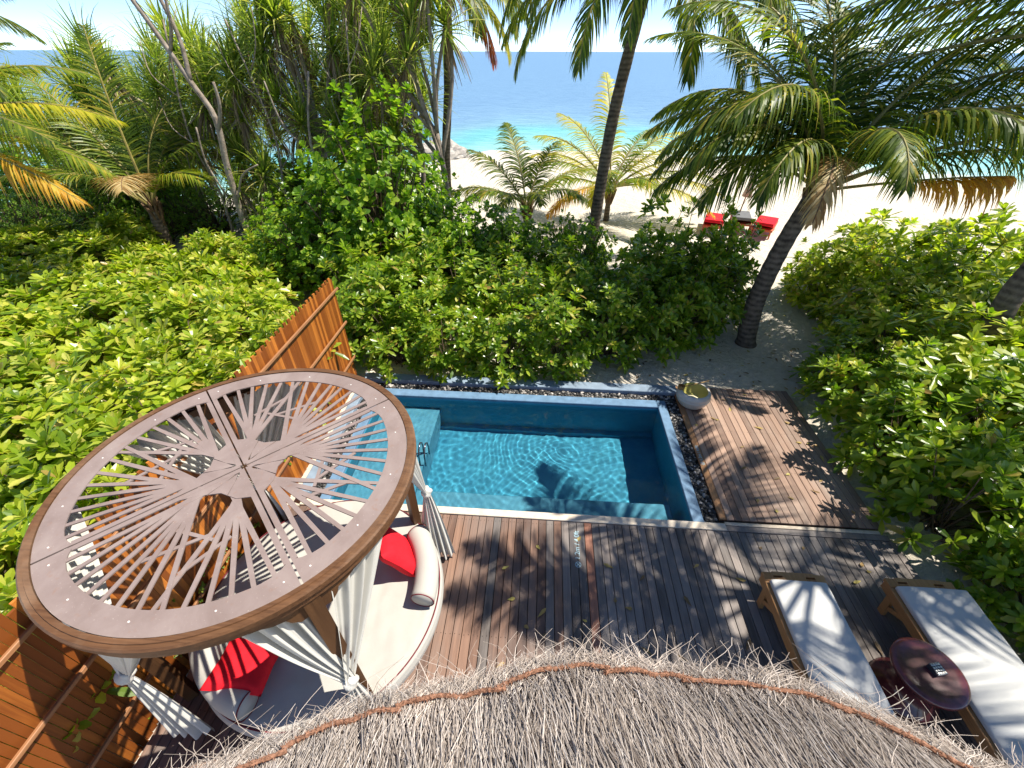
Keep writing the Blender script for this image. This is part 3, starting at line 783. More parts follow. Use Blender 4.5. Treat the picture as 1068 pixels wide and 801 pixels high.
for k in range(30000):
    a = rnd.uniform(A0, A1); s0 = rnd.uniform(.12, 1.75)
    L = rnd.uniform(.35,.75); L = min(L, s0+rnd.uniform(-.06,.06))
    straw(a, s0, L, rnd.uniform(-.035,.015), rnd.gauss(0,.035), rnd.uniform(-.3,.3))
for k in range(6500):                                   # ragged fringe hanging past the eave
    a = rnd.uniform(A0, A1); s0 = rnd.uniform(.1,.35); straw(a, s0, s0+abs(rnd.gauss(.015,.035)), rnd.uniform(-.04,.012), rnd.gauss(0,.07), rnd.uniform(-.5,.6))
for k in range(240):
    a = rnd.uniform(A0, A1); s0 = rnd.uniform(.05,.25); straw(a, s0, s0+rnd.uniform(.05,.15), rnd.uniform(0,.025), rnd.gauss(0,.11), rnd.uniform(.3,1.0))
b.build('straw', M['straw'], tr_)
for (a0, a1, s0, s1, arch) in ((57,68.3,.2,.2,.0),(67.8,78.6,.19,.16,-.02),(78.2,88.7,.2,.17,.025),(88,94,.16,.2,.02),(93.6,101.6,.17,.17,.02),(101,108.4,.21,.16,.03),(108,115.4,.2,.16,.02),(115,128,.2,.2,.02)):
    b = MB(); K = 40; pts = []
    for i in range(K+1):
        t = i/K; s = s0+(s1-s0)*t-arch*math.sin(PI*t)+.006*math.sin(t*19)
        pts.append(surf(R(a0+(a1-a0)*t), s, .034+.006*math.sin(t*11)))
    b.tube(pts, [.0105*(1+.22*math.sin(i*2.4)) for i in range(K+1)], 7)
    for i in range(420):                                 # loose coir fibres
        f = rnd.uniform(0, K-.01); p = pts[int(f)].lerp(pts[int(f)+1], f-int(f)); tg = (pts[int(f)+1]-pts[int(f)]).normalized()
        d = (tg*rnd.uniform(-1,1)+Vector((rnd.gauss(0,.7), rnd.gauss(0,.7), rnd.gauss(.3,.6)))).normalized()
        q = p+d*.010; e = q+d*rnd.uniform(.008,.02); sd_ = d.cross(Vector((.3,.5,.8))).normalized()*.0018
        b.add([q-sd_, q+sd_, e], [(0,1,2)])
    b.build('rope', M['rope'], tr_)

# ------------------------------------------------------------------ vegetation
def leaf_blade(b, base, d, up, L, W, curl, prof=((0,.12),(.35,.62),(.72,1),(1,.3)), fold=.18, m=0):
    d = d.normalized(); side = d.cross(up)
    if side.length < 1e-3: side = d.cross(Vector((1,0,0)))
    side.normalize(); nrm = side.cross(d)
    vs = []
    for t, w_ in prof:
        c = base + d*(L*t) - nrm*(curl*L*t*t)*0 + Vector((0,0,-1))*(curl*L*t*t)
        vs += [c - side*W*w_*.5 + nrm*fold*W*w_*.5, c, c + side*W*w_*.5 + nrm*fold*W*w_*.5]
    fs = []
    for i in range(len(prof)-1):
        a = i*3; fs += [(a,a+1,a+4,a+3),(a+1,a+2,a+5,a+4)]
    b.add(vs, fs, m)
def rosette(b, c, axis, n, L, W, r_):
    axis = axis.normalized(); u = axis.cross(Vector((.3,.2,1)));
    if u.length < .05: u = axis.cross(Vector((1,0,0)))
    u.normalize(); w_ = axis.cross(u)
    ph = r_.uniform(0,6); sz_ = r_.uniform(.7,1.2)
    for i in range(n):
        a = ph+i*2.4; rise = .12+1.15*(i/n)+r_.uniform(-.15,.15)
        d = (u*math.cos(a)+w_*math.sin(a))*math.cos(rise)+axis*math.sin(rise)
        l = L*(1-.45*(i/n))*r_.uniform(.72,1.2)*sz_
        leaf_blade(b, c+axis*(-.05+.06*i/n), d, axis, l, W*r_.uniform(.85,1.15)*(1-.25*i/n), r_.uniform(.02,.3))
def shrub_src(seed, n, L, W, nl, material, hz=1.0, name='shrub', lo=-.1):
    r_ = random.Random(seed); fb, sb = MB(), MB()
    for i in range(n):
        while True:
            d = Vector((r_.gauss(0,1), r_.gauss(0,1), r_.gauss(.25,.9)))
            if d.length > .1:
                d.normalize()
                if d.z > lo: break
        rr = (.70+.32*r_.random()) * (1+.26*noise.noise((d.x*1.7+seed, d.y*1.7, d.z*1.7)))
        if r_.random() < .2: rr *= .75
        c = Vector((d.x*rr, d.y*rr, max(.06, (.32+.68*d.z)*rr*hz)))
        ax = Vector((d.x*.6, d.y*.6, .75+.2*d.z))+Vector((r_.uniform(-.3,.3), r_.uniform(-.3,.3), 0))
        rosette(fb, c, ax, nl, L, W, r_)
        if i % 4 == 0:
            p0 = Vector((r_.uniform(-.2,.2), r_.uniform(-.2,.2), -.02)); m_ = p0.lerp(c, .55)+Vector((r_.uniform(-.1,.1), r_.uniform(-.1,.1), .05))
            sb.tube([p0, p0.lerp(m_,.5), m_, c], [.018,.015,.011,.007], 5, cap=False)
    fm = bpy.data.meshes.new('foliage'); fm.from_pydata(fb.v, [], fb.f); fm.materials.append(material)
    sm = bpy.data.meshes.new('stems'); sm.from_pydata(sb.v, [], sb.f); sm.materials.append(M['bark_dark'])
    return fm, sm
def put_shrub(fam, x, y, s, h, label, group, name='shrub', z=None, rz=None):
    root = thing(name, label, 'shrub', (x, y, gz(x,y)-.02 if z is None else z), rnd.uniform(0,6.28) if rz is None else rz, group)
    src, hz = pick(fam, s, h)
    root.scale = (s, s, h/hz)
    link('foliage', src[0], root); link('stems', src[1], root)
    return root
def classes(seed, n, L, W, nl, m, hzs, cnt=3):
    return {hz: [shrub_src(seed+11*k+int(hz*7), int(n*(.75+.32*hz)), L, W, nl, m, hz, lo=(-.1 if hz < 1.3 else -.34)) for k in range(cnt)] for hz in hzs}
SUNL = classes(10, 125, .27, .088, 14, M['leaf_sun'], (1.0,1.65,2.2))
MID = classes(30, 88, .275, .095, 13, M['leaf_mid'], (1.65,2.3))
BUSH = classes(50, 420, .11, .078, 11, M['leaf_bush'], (1.45,2.1), 2)
SMALL = classes(60, 300, .065, .036, 10, M['leaf_small'], (1.2,2.6), 2)
def pick(fam, s_, h):
    hz = min(fam, key=lambda q: abs(q-h/s_)); return rnd.choice(fam[hz]), hz
LG = 'bright shrubs left of the fence'
LL = 'sunlit yellow green leafy shrub in the thicket left of the slatted fence'
pts = []
for (x, y, s, h) in [(-4.35,1.1,.8,1.35),(-4.5,2.4,.85,1.5),(-4.4,3.7,.85,1.55),(-4.45,5.0,.85,1.6),(-4.4,6.2,.85,1.6),
                     (-5.6,.6,.95,1.15),(-5.8,1.9,1,1.25),(-5.7,3.2,1,1.4),(-5.8,4.5,1,1.45),(-5.7,5.8,1,1.5),(-5.6,7.1,.95,1.5),
                     (-7.2,1.2,1.1,1.0),(-7.3,2.7,1.1,1.1),(-7.2,4.2,1.1,1.2),(-7.3,5.7,1.1,1.3),(-7.1,7.2,1.1,1.4),(-6.8,8.6,1,1.3),
                     (-8.9,2.4,1.2,1.0),(-9,4.1,1.2,1.05),(-8.9,5.8,1.2,1.15),(-8.8,7.5,1.2,1.2),(-8.3,9.1,1.1,1.15),
                     (-10.8,4.4,1.3,1.0),(-10.7,6.4,1.3,1.05),(-10.6,8.3,1.3,1.1),(-12.7,6.6,1.4,1.0),(-12.5,8.8,1.4,1.05),(-10.2,10.0,1.1,1.0),(-12.6,11.9,1.2,1.2),(-9.0,10.9,.95,1.15),(-8.2,10.6,.95,1.3),(-7.4,10.4,.9,1.4),(-14.6,8.8,1.5,1.1),(-14.4,11,1.5,1.2),(-12.4,10.9,1.3,1.1)]:
    put_shrub(SUNL, x, y, s*1.08, h, LL, LG)
for (x, y, s, h) in [(-4.0,1.9,.55,1.25),(-4.0,3.2,.5,1.45),(-3.95,4.6,.42,1.75),(-3.95,5.7,.36,1.95),(-4.6,.3,.7,1.2),(-3.9,2.6,.45,1.4)]:
    put_shrub(SMALL, x, y, s*1.1, h*1.05, 'small leaved climbing shrub pressed against the outer side of the slatted fence', 'small leaved shrubs along the fence')
CG = 'green hedge shrubs behind the pool'
for (x, y, s, h) in [(-3.6,7.5,.7,1.6),(-3.2,8.0,.8,1.85),(-4.0,8.6,.9,1.8),(-3.6,9.6,1,1.9),(-2.75,7.15,.68,1.5),(-1.7,7.12,.72,1.6),(-.6,7.1,.72,1.65),(.45,7.25,.72,1.7),(1.5,7.75,.75,1.75),(2.3,8.1,.75,2.0),(3.0,8.5,.75,2.1),(3.75,8.95,.7,2.1),(3.4,9.5,.8,2.6),(4.0,9.6,.7,2.6),(2.7,10.2,.8,2.5),(4.5,10.4,.65,2.25),
                     (-2.9,8.6,.85,1.75),(-1.7,8.6,.85,1.8),(-.4,8.6,.85,1.8),(.8,8.8,.85,1.75),(1.9,9.2,.85,1.95),(2.9,9.5,.8,1.95),
                     (-1.2,10,.9,1.7),(.4,10.1,.9,1.6),(-2.6,10,.9,1.85)]:
    put_shrub(MID, x, y, s*1.05, h, 'dark green leafy hedge shrub with bare twiggy stems behind the pool kerb', CG)
RG = 'glossy shrubs right of the decks'
for (x, y, s, h) in [(5.65,6.9,.6,1.1),(5.6,6.0,.75,1.4),(5.45,4.9,.75,1.5),(5.5,3.8,.8,1.4),(5.6,2.6,.66,.95),(5.75,1.6,.62,.8),
                     (6.75,7.3,.8,1.5),(6.8,6.2,.95,1.75),(6.7,5,.95,1.75),(6.8,3.7,1,1.6),(6.9,2.4,1,1.4),
                     (7.15,8.6,.85,1.45),(7.4,9.8,.95,1.6),(7.0,10.6,.8,1.3),(8.2,7.6,1.05,1.8),(8.2,6,1.1,1.9),(8.3,4.4,1.1,1.8),(8.7,9.2,1.1,1.85),(9.8,7.6,1.2,2.0),(10,10.2,1.2,2.0),(8.4,11.2,1.1,1.7),(11.6,9.2,1.3,2.1)]:
    put_shrub(MID if x < 5.9 or rnd.random() < .35 else SUNL, x, y, s*1.1, h*1.22, 'glossy green broad leaved shrub in the thicket right of the decks and loungers', RG)
put_shrub(BUSH, -4.2, 11.3, 1.85, 4.4, 'tall rounded dark green bush behind the fence between the two bare trunks', 'tall round bushes', z=-.1)
put_shrub(BUSH, -6.0, 10.6, 1.35, 2.6, 'lower rounded dark green bush left of the tall bush', 'tall round bushes', z=-.1)
for (x, y, s, h, lab) in [(-2.1,10.9,1.25,2.5,'dark rounded bush right of the tall bush at the foot of the forked pandanus'),(-.7,11.4,1.1,2.0,'low dark rounded bush before the young green palm'),(1.0,11.6,1.0,1.75,'small dark rounded bush left of the tall slim palm trunk'),
        (-6.6,16.0,1.7,3.0,'shaded broad bush behind the thin saplings'),(-9.6,16.2,1.8,2.6,'shaded bush behind the pale arching pandanus'),(-14.5,16,2.1,2.9,'broad shaded bush behind the feathery palm'),(-19.5,17,2.6,3.4,'large shaded bush at the far left edge'),(-4.4,15.4,1.1,2.7,'bush beside the ringed palm trunk')]:
    put_shrub(BUSH, x, y, s, h, lab, 'round leaved bushes')
for (x, y, s, h) in [(-15,14,1.6,1.9),(-12.9,14.6,1.5,1.6),(-17,13,1.7,2.0),(-13.8,12.6,1.2,1.6),(-15.5,11.8,1.4,1.9),(-11.3,14.6,1.2,1.7),(-12.4,13.3,1.0,1.2),(-8.6,13.4,.8,1.0),(-8,15.5,1.3,1.5),(-6,15.6,1.4,2.2),(-18.5,15.5,1.8,2.2),(-7.3,12.0,.9,1.5)]:
    put_shrub(SMALL, x, y, s, h, 'low scrubby bush beneath the palms and pandanus at the left', 'scrub beneath the left trees')

# ---- palms
def frond(b, p0, az, el, L, droop, n=80, hang=.45, leafL=.95, lw=.05, r_=rnd, mleaf=0, mrach=1, roll=0.0, bend=0.0, t0=.16, broken=None):
    K = 16; pts = [Vector(p0)]; dirs = []
    for i in range(K):
        t = (i+.5)/K; th = el-droop*t**1.35; a = az+bend*t
        if broken and t > broken[0]: th = el-droop*t**1.35-broken[1]
        d = Vector((math.cos(th)*math.cos(a), math.cos(th)*math.sin(a), math.sin(th))); dirs.append(d)
        pts.append(pts[-1]+d*L/K)
    b.tube(pts, [.034*(1-.85*i/K)*(L/3.4)**.5+.003 for i in range(K+1)], 5, mrach, cap=False)
    for i in range(n):
        t = t0+(1-t0)*(i+.5)/n
        f = t*K; k = min(int(f), K-1); p = pts[k].lerp(pts[k+1], f-k); d = dirs[k]
        a = az+bend*t; side = Vector((-math.sin(a), math.cos(a), 0))
        upv = side.cross(d)*-1
        if upv.z < 0 and abs(d.z) < .95: upv = -upv
        ll = leafL*(max(.02, math.sin(PI*(.16+.80*((t-t0)/(1-t0)))))**.75)
        for sg in (1,-1):
            if r_.random() < .045: continue
            h = hang*r_.uniform(.75,1.25)
            ld_ = d*(.5+.55*t) + side*sg*(1-.25*h) + upv*.18
            ld_ += Vector((r_.gauss(0,.06), r_.gauss(0,.06), r_.gauss(0,.06))); ld_.normalize()
            l = ll*(r_.uniform(.82,1.12) if r_.random() > .08 else r_.uniform(.4,.8)); q = p.copy(); vs = []
            cur = ld_.copy(); S = 4
            for s in range(S+1):
                u = s/S; w_ = lw*(.45+.9*u if u < .35 else .77*(1-(u-.35)/.65)**.8+.02)
                wd = d-cur*d.dot(cur)
                if wd.length < 1e-3: wd = side.copy()
                wd.normalize()
                vs += [q-wd*w_*.5, q+wd*w_*.5]
                cur = (cur+Vector((0,0,-1))*h*.55*(.5+u)).normalized(); q = q+cur*(l/S)
            b.add(vs, [(2*s,2*s+1,2*s+3,2*s+2) for s in range(S)], mleaf)
def palm(label, base, path, crown, fronds, trunk_r=(.17,.11), group='coconut palms', mats=None, cat='palm tree', n=78, lw=.052, coco=0, seed=1):
    r_ = random.Random(seed)
    root = thing('palm_tree', label, cat, base, 0, group); B = Vector(base)
    pts = [Vector(p)-B for p in path]
    # smooth the trunk line
    P = []; 
    for i in range(len(pts)-1):
        for k in range(6):
            t = k/6; p0, p1, p2, p3 = pts[max(i-1,0)], pts[i], pts[i+1], pts[min(i+2,len(pts)-1)]
            P.append(.5*((2*p1)+(-p0+p2)*t+(2*p0-5*p1+4*p2-p3)*t*t+(-p0+3*p1-3*p2+p3)*t**3))
    P.append(pts[-1]); nn = len(P)
    b = MB(); b.tube(P, [(trunk_r[0]+(trunk_r[1]-trunk_r[0])*i/(nn-1))*(1.25 if i == 0 else 1)*(1+.05*(i % 2)) for i in range(nn)], 14)
    b.build('trunk', M['bark_palm'], root, True)
    c = Vector(crown)-B
    b = MB()
    for k in range(14):                                  # old frond boots and fibre at the crown base
        a = k*2.4; d = Vector((math.cos(a), math.sin(a), 0))
        b.tube([c+d*.08+Vector((0,0,-.55+.03*k)), c+d*.15+Vector((0,0,-.28+.03*k)), c+d*.24+Vector((0,0,-.02+.02*k))], [.045,.05,.02], 5)
    b.build('crown_shaft', M['rachis_dark'], root, True)
    for fr_ in fronds:
        az, el, L, dr = fr_[:4]; kw = dict(fr_[4]) if len(fr_) > 4 else {}
        mm = kw.pop('m', 'palm')
        b = MB(); frond(b, c+Vector((math.cos(R(az))*.06, math.sin(R(az))*.06, rnd.uniform(-.05,.1))), R(az), R(el), L, R(dr), n=kw.pop('n', n), lw=kw.pop('lw', lw), r_=r_, **kw)
        b.build('frond', [M[mm], M['rachis_dark'] if mm in ('palm_dry',) else M['rachis']], root)
    return root
# big leaning palm at the deck corner (azimuth 0 = +X, 90 = away from the camera)
palm('large leaning coconut palm rooted in the sand beyond the side deck', (4.62,8.5,-.15), [(4.62,8.5,-.15),(4.54,8.56,.7),(4.6,8.62,1.45),(4.75,8.7,2.2),(4.97,8.8,2.9)], (5.02,8.82,3.0),
     [(178,56,3.5,112,{'hang':1.0}),(192,66,3.5,118,{'hang':.9}),(166,64,3.7,104,{'hang':.8}),(205,46,3.1,108,{'hang':1.0}),(225,58,3.2,125,{'hang':1.0}),(243,52,2.7,130,{'hang':1,'m':'palm_dry','n':60,'leafL':.7}),
      (150,66,4.6,80),(128,74,4.6,70),(105,80,4.4,60),(78,70,4.6,70),(52,62,5.0,75,{'hang':.7}),(30,52,5.2,75,{'hang':.8}),(12,40,5.2,62,{'hang':.95}),(-4,30,5.2,50,{'hang':1.0,'leafL':1.05}),(6,20,5.0,40,{'hang':1.1,'leafL':1.05}),(20,30,5.0,50,{'hang':1.0}),
      (-22,52,4.2,85,{'hang':.9}),(-42,62,3.6,118,{'hang':.9,'m':'palm_lime'}),(-62,70,3.4,120,{'hang':.9}),(-20,14,2.5,8,{'hang':1.7,'m':'palm_gold','t0':.5,'n':46,'leafL':.75}),
      (262,66,3.2,125,{'hang':.9}),(170,32,3.1,85,{'hang':1.0}),(60,40,4.4,60),(142,52,3.9,88,{'hang':.9}),(215,70,3.8,110,{'hang':.8}),(90,50,4.2,70),(183,78,4.6,95,{'hang':.7}),(3,52,5.2,78,{'hang':.9}),(20,66,5.0,88,{'hang':.8}),(40,44,5.0,62,{'hang':.9}),(198,58,3.4,112,{'hang':1}),(155,50,3.7,92,{'hang':1}),(175,46,3.4,104,{'hang':1}),(120,58,4.6,66),(68,56,4.8,70)], (.19,.14), seed=3)
# palm trunk in the middle, its crown above the picture
palm('tall slim palm with a dark curved trunk rising in the middle of the hedge', (1.55,13.5,-.15), [(1.55,13.5,-.15),(1.6,13.45,1.6),(1.72,13.3,3.7),(1.98,13.2,5.6),(2.15,13.1,6.5)], (2.2,13.1,6.6),
     [(182,22,4.2,105,{'hang':1}),(196,0,4.0,80,{'hang':1}),(215,25,4.0,110,{'hang':.9}),(235,5,3.8,95,{'hang':.9}),(255,20,4,110,{'hang':1}),(280,0,3.8,90,{'hang':1}),(300,20,4.2,105,{'hang':.9}),(325,5,4.2,85,{'hang':1}),(345,20,4.6,90,{'hang':1}),(0,5,4.6,75,{'hang':1}),(15,25,4.6,80),(40,30,4.4,80),(80,40,4.2,80),(120,40,4.2,80),(150,30,4.2,85),(170,8,4.0,75,{'hang':1}),(312,-15,3.8,65,{'hang':1.1}),(335,-20,3.8,50,{'hang':1.1}),(270,45,4,90)], (.17,.12), seed=4)
# two young yellow-green palms on the beach
def young(label, x, y, z, spec, L, m, seed):
    palm(label, (x,y,gz(x,y)-.05), [(x,y,gz(x,y)-.05),(x,y,gz(x,y)+.3),(x,y,z)], (x,y,z+.05), [(a,e,L*q,d,{'m':mm,'hang':.6,'leafL':.78,'n':64}) for (a,e,q,d,mm) in spec], (.12,.08), group='young palms on the beach', seed=seed)
young('young green palm with upright fronds behind the hedge', -.55, 15, .9, [(150,52,1.1,45,'palm'),(118,70,1.1,40,'palm'),(60,60,1.0,45,'palm'),(20,48,1.0,55,'palm_lime'),(185,32,1.1,60,'palm_lime'),(210,40,.9,70,'palm_lime'),(-30,40,.9,70,'palm'),(-75,50,.9,80,'palm'),(250,45,.9,80,'palm')], 2.5, 'palm', 5)
young('young yellow palm with arching golden fronds on the sand', 2.4, 17, 1.0, [(100,72,1.25,35,'palm_yellow'),(135,58,1.1,50,'palm_yellow'),(165,42,1.1,65,'palm_yellow'),(195,28,1.0,70,'palm_lime'),(215,10,.9,55,'palm_gold'),(20,44,1.2,65,'palm_yellow'),(0,26,1.3,55,'palm_lime'),(-18,14,1.2,55,'palm_yellow'),(48,60,1.1,70,'palm_lime'),(-55,40,.9,85,'palm_lime'),(-100,48,.9,90,'palm_lime'),(250,35,.9,80,'palm_yellow'),(10,36,1.25,60,'palm_yellow'),(150,50,1.15,60,'palm_yellow'),(180,36,1.1,66,'palm_lime'),(-8,20,1.25,50,'palm_yellow'),(32,52,1.2,62,'palm_yellow')], 3.2, 'palm_yellow', 6)
# palms at the left
palm('palm with drooping golden fronds at the left edge of the view', (-14.4,9.7,-.15), [(-14.4,9.7,-.15),(-14.2,9.7,1.6),(-13.9,9.6,3.2)], (-13.9,9.6,3.4),
     [(-4,12,4.9,42,{'m':'palm_lime','hang':.9}),(-12,3,4.7,36,{'m':'palm_gold','hang':1.0}),(6,24,4.9,45,{'m':'palm_yellow','hang':.8}),(14,38,4.6,55,{'m':'palm_lime'}),(-8,28,4.4,60),(30,45,3.2,50,{'m':'palm_lime'}),(60,55,3.2,50),(100,60,3.2,55),(-40,20,3,60),(140,50,3.0,60),(-80,30,2.8,70),(20,60,3.2,50)], (.16,.12), seed=7)
palm('feathery palm with pale upright fronds among the left trees', (-11.6,12.4,-.15), [(-11.6,12.4,-.15),(-11.5,12.4,.6),(-11.4,12.4,1.3)], (-11.4,12.4,1.4),
     [(165,68,4.6,50,{'m':'palm_lime','hang':.4}),(120,80,4.4,30,{'hang':.4}),(185,56,4.2,60,{'hang':.5}),(60,76,3.6,55,{'hang':.5}),(20,64,3.0,70),(-10,54,2.5,80,{'m':'palm_lime'}),(-60,62,2.4,95,{'m':'palm_dry'}),(205,50,3.2,70),(240,60,2.8,90),(90,55,3.4,60),(145,50,4.0,55)], (.2,.15), seed=8)
palm('palm with a dense high crown at the upper left corner', (-17.2,12.4,-.15), [(-17.2,12.4,-.15),(-17,12.4,2.5),(-16.6,12.4,5.2)], (-16.6,12.4,5.4),
     [(a,e,3.4,d,{'hang':.9}) for a,e,d in ((0,30,80),(25,45,75),(50,30,80),(-25,20,80),(-50,40,85),(-80,20,80),(80,60,60),(-5,5,70),(120,50,70),(-110,30,80),(15,60,60))], (.17,.13), seed=9)
# palm leaning in from the right edge; crown outside the picture
palm('palm leaning out of the picture at the right edge above the thicket', (7.35,6.35,-.15), [(7.35,6.35,-.15),(7.2,6.42,1.2),(7.25,6.6,2.4),(8.1,6.95,4.2),(8.85,7.15,5.1)], (8.95,7.2,5.2),
     [(150,24,5.6,58,{'hang':1}),(132,36,5.8,60,{'hang':.9}),(116,42,5.8,58),(88,40,5,65),(50,50,4.5,70),(20,50,4.5,75),(-20,45,4,80),(142,6,5.2,36,{'hang':1.0,'leafL':1.15}),(124,14,5.4,42,{'hang':1.0,'leafL':1.15}),(148,44,5.8,66,{'hang':.9}),(135,-6,4.8,28,{'hang':1.1,'leafL':1.1}),
      (140,56,5.8,72,{'hang':.8}),(128,25,5.6,50,{'hang':1}),(144,16,5.6,46,{'hang':1.0,'m':'palm_lime'}),(118,28,5.6,50),(108,58,5.4,66),(136,44,6.0,60,{'hang':.9,'m':'palm_lime'}),(152,58,5.4,80,{'hang':.8})], (.17,.13), seed=10)
# palm standing right of the loungers, wholly above and beside the picture: it throws the dappled shade
palm('palm standing beyond the right of the loungers', (8.0,2.9,-.15), [(8.0,2.9,-.15),(7.8,3.1,2.5),(7.35,3.4,5),(6.95,3.6,6.6)], (6.9,3.62,6.8),
     [(a,e,3.5,d,{'hang':.9}) for a,e,d in ((0,40,80),(30,30,80),(60,55,70),(95,30,80),(125,45,75),(150,28,70),(172,48,70),(190,20,65),(212,42,72),(235,28,70),(262,45,80),(290,30,80),(320,50,75),(345,20,70),(180,68,60))], (.17,.13), seed=11)

# ---- pandanus and bare trees
def pandan_mesh(seed, dead):
    r_ = random.Random(seed); b = MB()
    n = 74
    for i in range(n):
        a = i*2.4+r_.uniform(-.1,.1); rise = R(82-104*(i/n))+r_.uniform(-.12,.12)
        L = r_.uniform(.75,1.15); d = Vector((math.cos(a)*math.cos(rise), math.sin(a)*math.cos(rise), math.sin(rise)))
        q = Vector((0,0,.15-.3*i/n)); cur = d.copy(); vs = []; S = 6; sd_ = Vector((-math.sin(a), math.cos(a), 0))
        for s in range(S+1):
            u = s/S; w_ = .05*(1-.9*u**1.6); nr = sd_.cross(cur)
            vs += [q-sd_*w_*.5+nr*w_*.2, q, q+sd_*w_*.5+nr*w_*.2]
            cur = (cur+Vector((0,0,-1))*(.03+.30*u*u+.06*u)).normalized(); q = q+cur*L/S
        b.add(vs, [f for s in range(S) for f in ((3*s,3*s+1,3*s+4,3*s+3),(3*s+1,3*s+2,3*s+5,3*s+4))], 0)
    for i in range(dead):
        a = r_.uniform(0,6.28); q = Vector((math.cos(a)*.07, math.sin(a)*.07, -.15-r_.random()*.2)); cur = Vector((math.cos(a)*.5, math.sin(a)*.5, -.4)).normalized()
        L = r_.uniform(.6,1.0); sd_ = Vector((-math.sin(a), math.cos(a), 0)); vs = []
        for s in range(5):
            w_ = .04*(1-.8*s/4); vs += [q-sd_*w_*.5, q+sd_*w_*.5]; cur = (cur+Vector((0,0,-.9))).normalized(); q = q+cur*L/4
        b.add(vs, [(2*s,2*s+1,2*s+3,2*s+2) for s in range(4)], 1)
    me = bpy.data.meshes.new('leaf_cluster'); me.from_pydata(b.v, [], b.f); me.materials.append(M['pandan']); me.materials.append(M['pandan_dead'])
    me.polygons.foreach_set('material_index', b.m); return me
PAND = [pandan_mesh(70+i, d) for i, d in enumerate((6,18,30))]
def branchy(root, B, segs, material, name='trunk', n=8):
    b = MB()
    for path, r0, r1 in segs:
        pts = [Vector(p)-B for p in path]; P = []
        for i in range(len(pts)-1):
            for k in range(4):
                t = k/4; p0, p1, p2, p3 = pts[max(i-1,0)], pts[i], pts[i+1], pts[min(i+2,len(pts)-1)]
                P.append(.5*((2*p1)+(-p0+p2)*t+(2*p0-5*p1+4*p2-p3)*t*t+(-p0+3*p1-3*p2+p3)*t**3))
        P.append(pts[-1]); b.tube(P, [r0+(r1-r0)*i/(len(P)-1) for i in range(len(P))], n)
    return b.build(name, material, root, True)
def pandanus(label, base, trunk, heads, r0=.09, extra=(), group='pandanus trees'):
    B = Vector(base); root = thing('pandanus_tree', label, 'pandanus', base, 0, group)
    segs = [(trunk, r0, r0*.7)]; top = Vector(trunk[-1]); mid = Vector(trunk[max(0,len(trunk)-2)])
    for k, h in enumerate(heads):
        hp = Vector(h[:3]); st = top if k % 2 == 0 else mid.lerp(top, .6)
        m_ = st.lerp(hp, .5)+Vector((rnd.uniform(-.2,.2), rnd.uniform(-.2,.2), -.12)); segs.append(([st, m_, hp], r0*.6, r0*.4))
    branchy(root, B, segs, M['bark_pale'])
    for h in heads:
        o = link('leaf_cluster', rnd.choice(PAND[1:] if h[2] > 3.5 else PAND), root, Vector(h[:3])-B)
        o.rotation_euler = (rnd.uniform(-.35,.35), rnd.uniform(-.35,.35), rnd.uniform(0,6.3)); s_ = h[3] if len(h) > 3 else 1; o.scale = (s_,)*3
    return root
def heads(cx_, cy_, wx, wy, z0, z1, n, sc=1.1):
    return [(cx_+rnd.uniform(-wx,wx), cy_+rnd.uniform(-wy,wy), z0+(z1-z0)*((i+.5)/n)+rnd.uniform(-.2,.2), sc*rnd.uniform(.85,1.15)) for i in range(n)]
pandanus('pandanus with forked pale trunk hanging leaf tufts over the tall bush', (-2.82,13.5,-.15), [(-2.82,13.5,-.15),(-2.85,13.5,1.5),(-3.02,13.5,3.2)],
         [(-4.2,13.3,4.9,1.1),(-3.4,13.4,5.6,1.15),(-2.6,13.6,5.5,1.1),(-4.9,13.6,5.5,1.1),(-2.9,13.2,6.3,1.1),(-3.9,13.9,6.3,1.1),(-4.4,12.9,4.5,.95),(-2.5,13.8,6.4,1.1),(-4.6,13.3,6.2,1.1),(-3.5,13.0,4.8,.9)], .1)
pandanus('spreading pandanus with dense dark tufts left of the tall bush', (-7.0,14.2,-.15), [(-7.0,14.2,-.15),(-6.9,14.2,1.6),(-6.7,14.1,3.0)], heads(-6.6,14,1.9,.7,3.0,6.4,20,1.1), .11)
pandanus('pandanus with pale arching tufts behind the bare tree at the left', (-10.2,14.4,-.15), [(-10.2,14.4,-.15),(-10.1,14.4,1.5),(-9.9,14.4,2.8)], heads(-9.6,14.3,1.5,.7,2.2,5.6,17,1.1), .1)
pandanus('tall pandanus crowding behind the dark tufts further towards the sea', (-8.6,17,-.15), [(-8.6,17,-.15),(-8.4,17,2),(-8.2,17,3.6)], heads(-7.6,17,2.8,.8,2.4,6.6,22,1.25), .12)
pandanus('pandanus with lower tufts between the tall bush and the shore', (-5.4,16.6,-.15), [(-5.4,16.6,-.15),(-5.3,16.6,1.6),(-5.2,16.6,3.0)], heads(-5.4,16.6,1.3,.7,3.6,7.0,16,1.25), .1)
pandanus('pandanus with loose tufts behind the golden fronds at the left', (-15.4,15.2,-.15), [(-15.4,15.2,-.15),(-15.3,15.2,1.6),(-15.2,15.2,2.6)], heads(-15.2,15.2,2.2,.8,1.4,4.4,20,1.25), .11)
pandanus('distant pandanus behind the feathery palm at the left', (-13.2,17.5,-.15), [(-13.2,17.5,-.15),(-13.1,17.5,1.6),(-13,17.5,2.6)], heads(-13,17.5,2.6,.8,1.6,4.6,20,1.3), .11)
pandanus('short pandanus tuft with dark spiky leaves at the foot of the bare tree', (-8.4,12.6,-.15), [(-8.4,12.6,-.15),(-8.35,12.6,.3),(-8.3,12.6,.7)], [(-8.3,12.5,1.1,.8),(-8.0,12.9,2.2,1.05),(-8.7,12.6,1.9,.9)], .07)
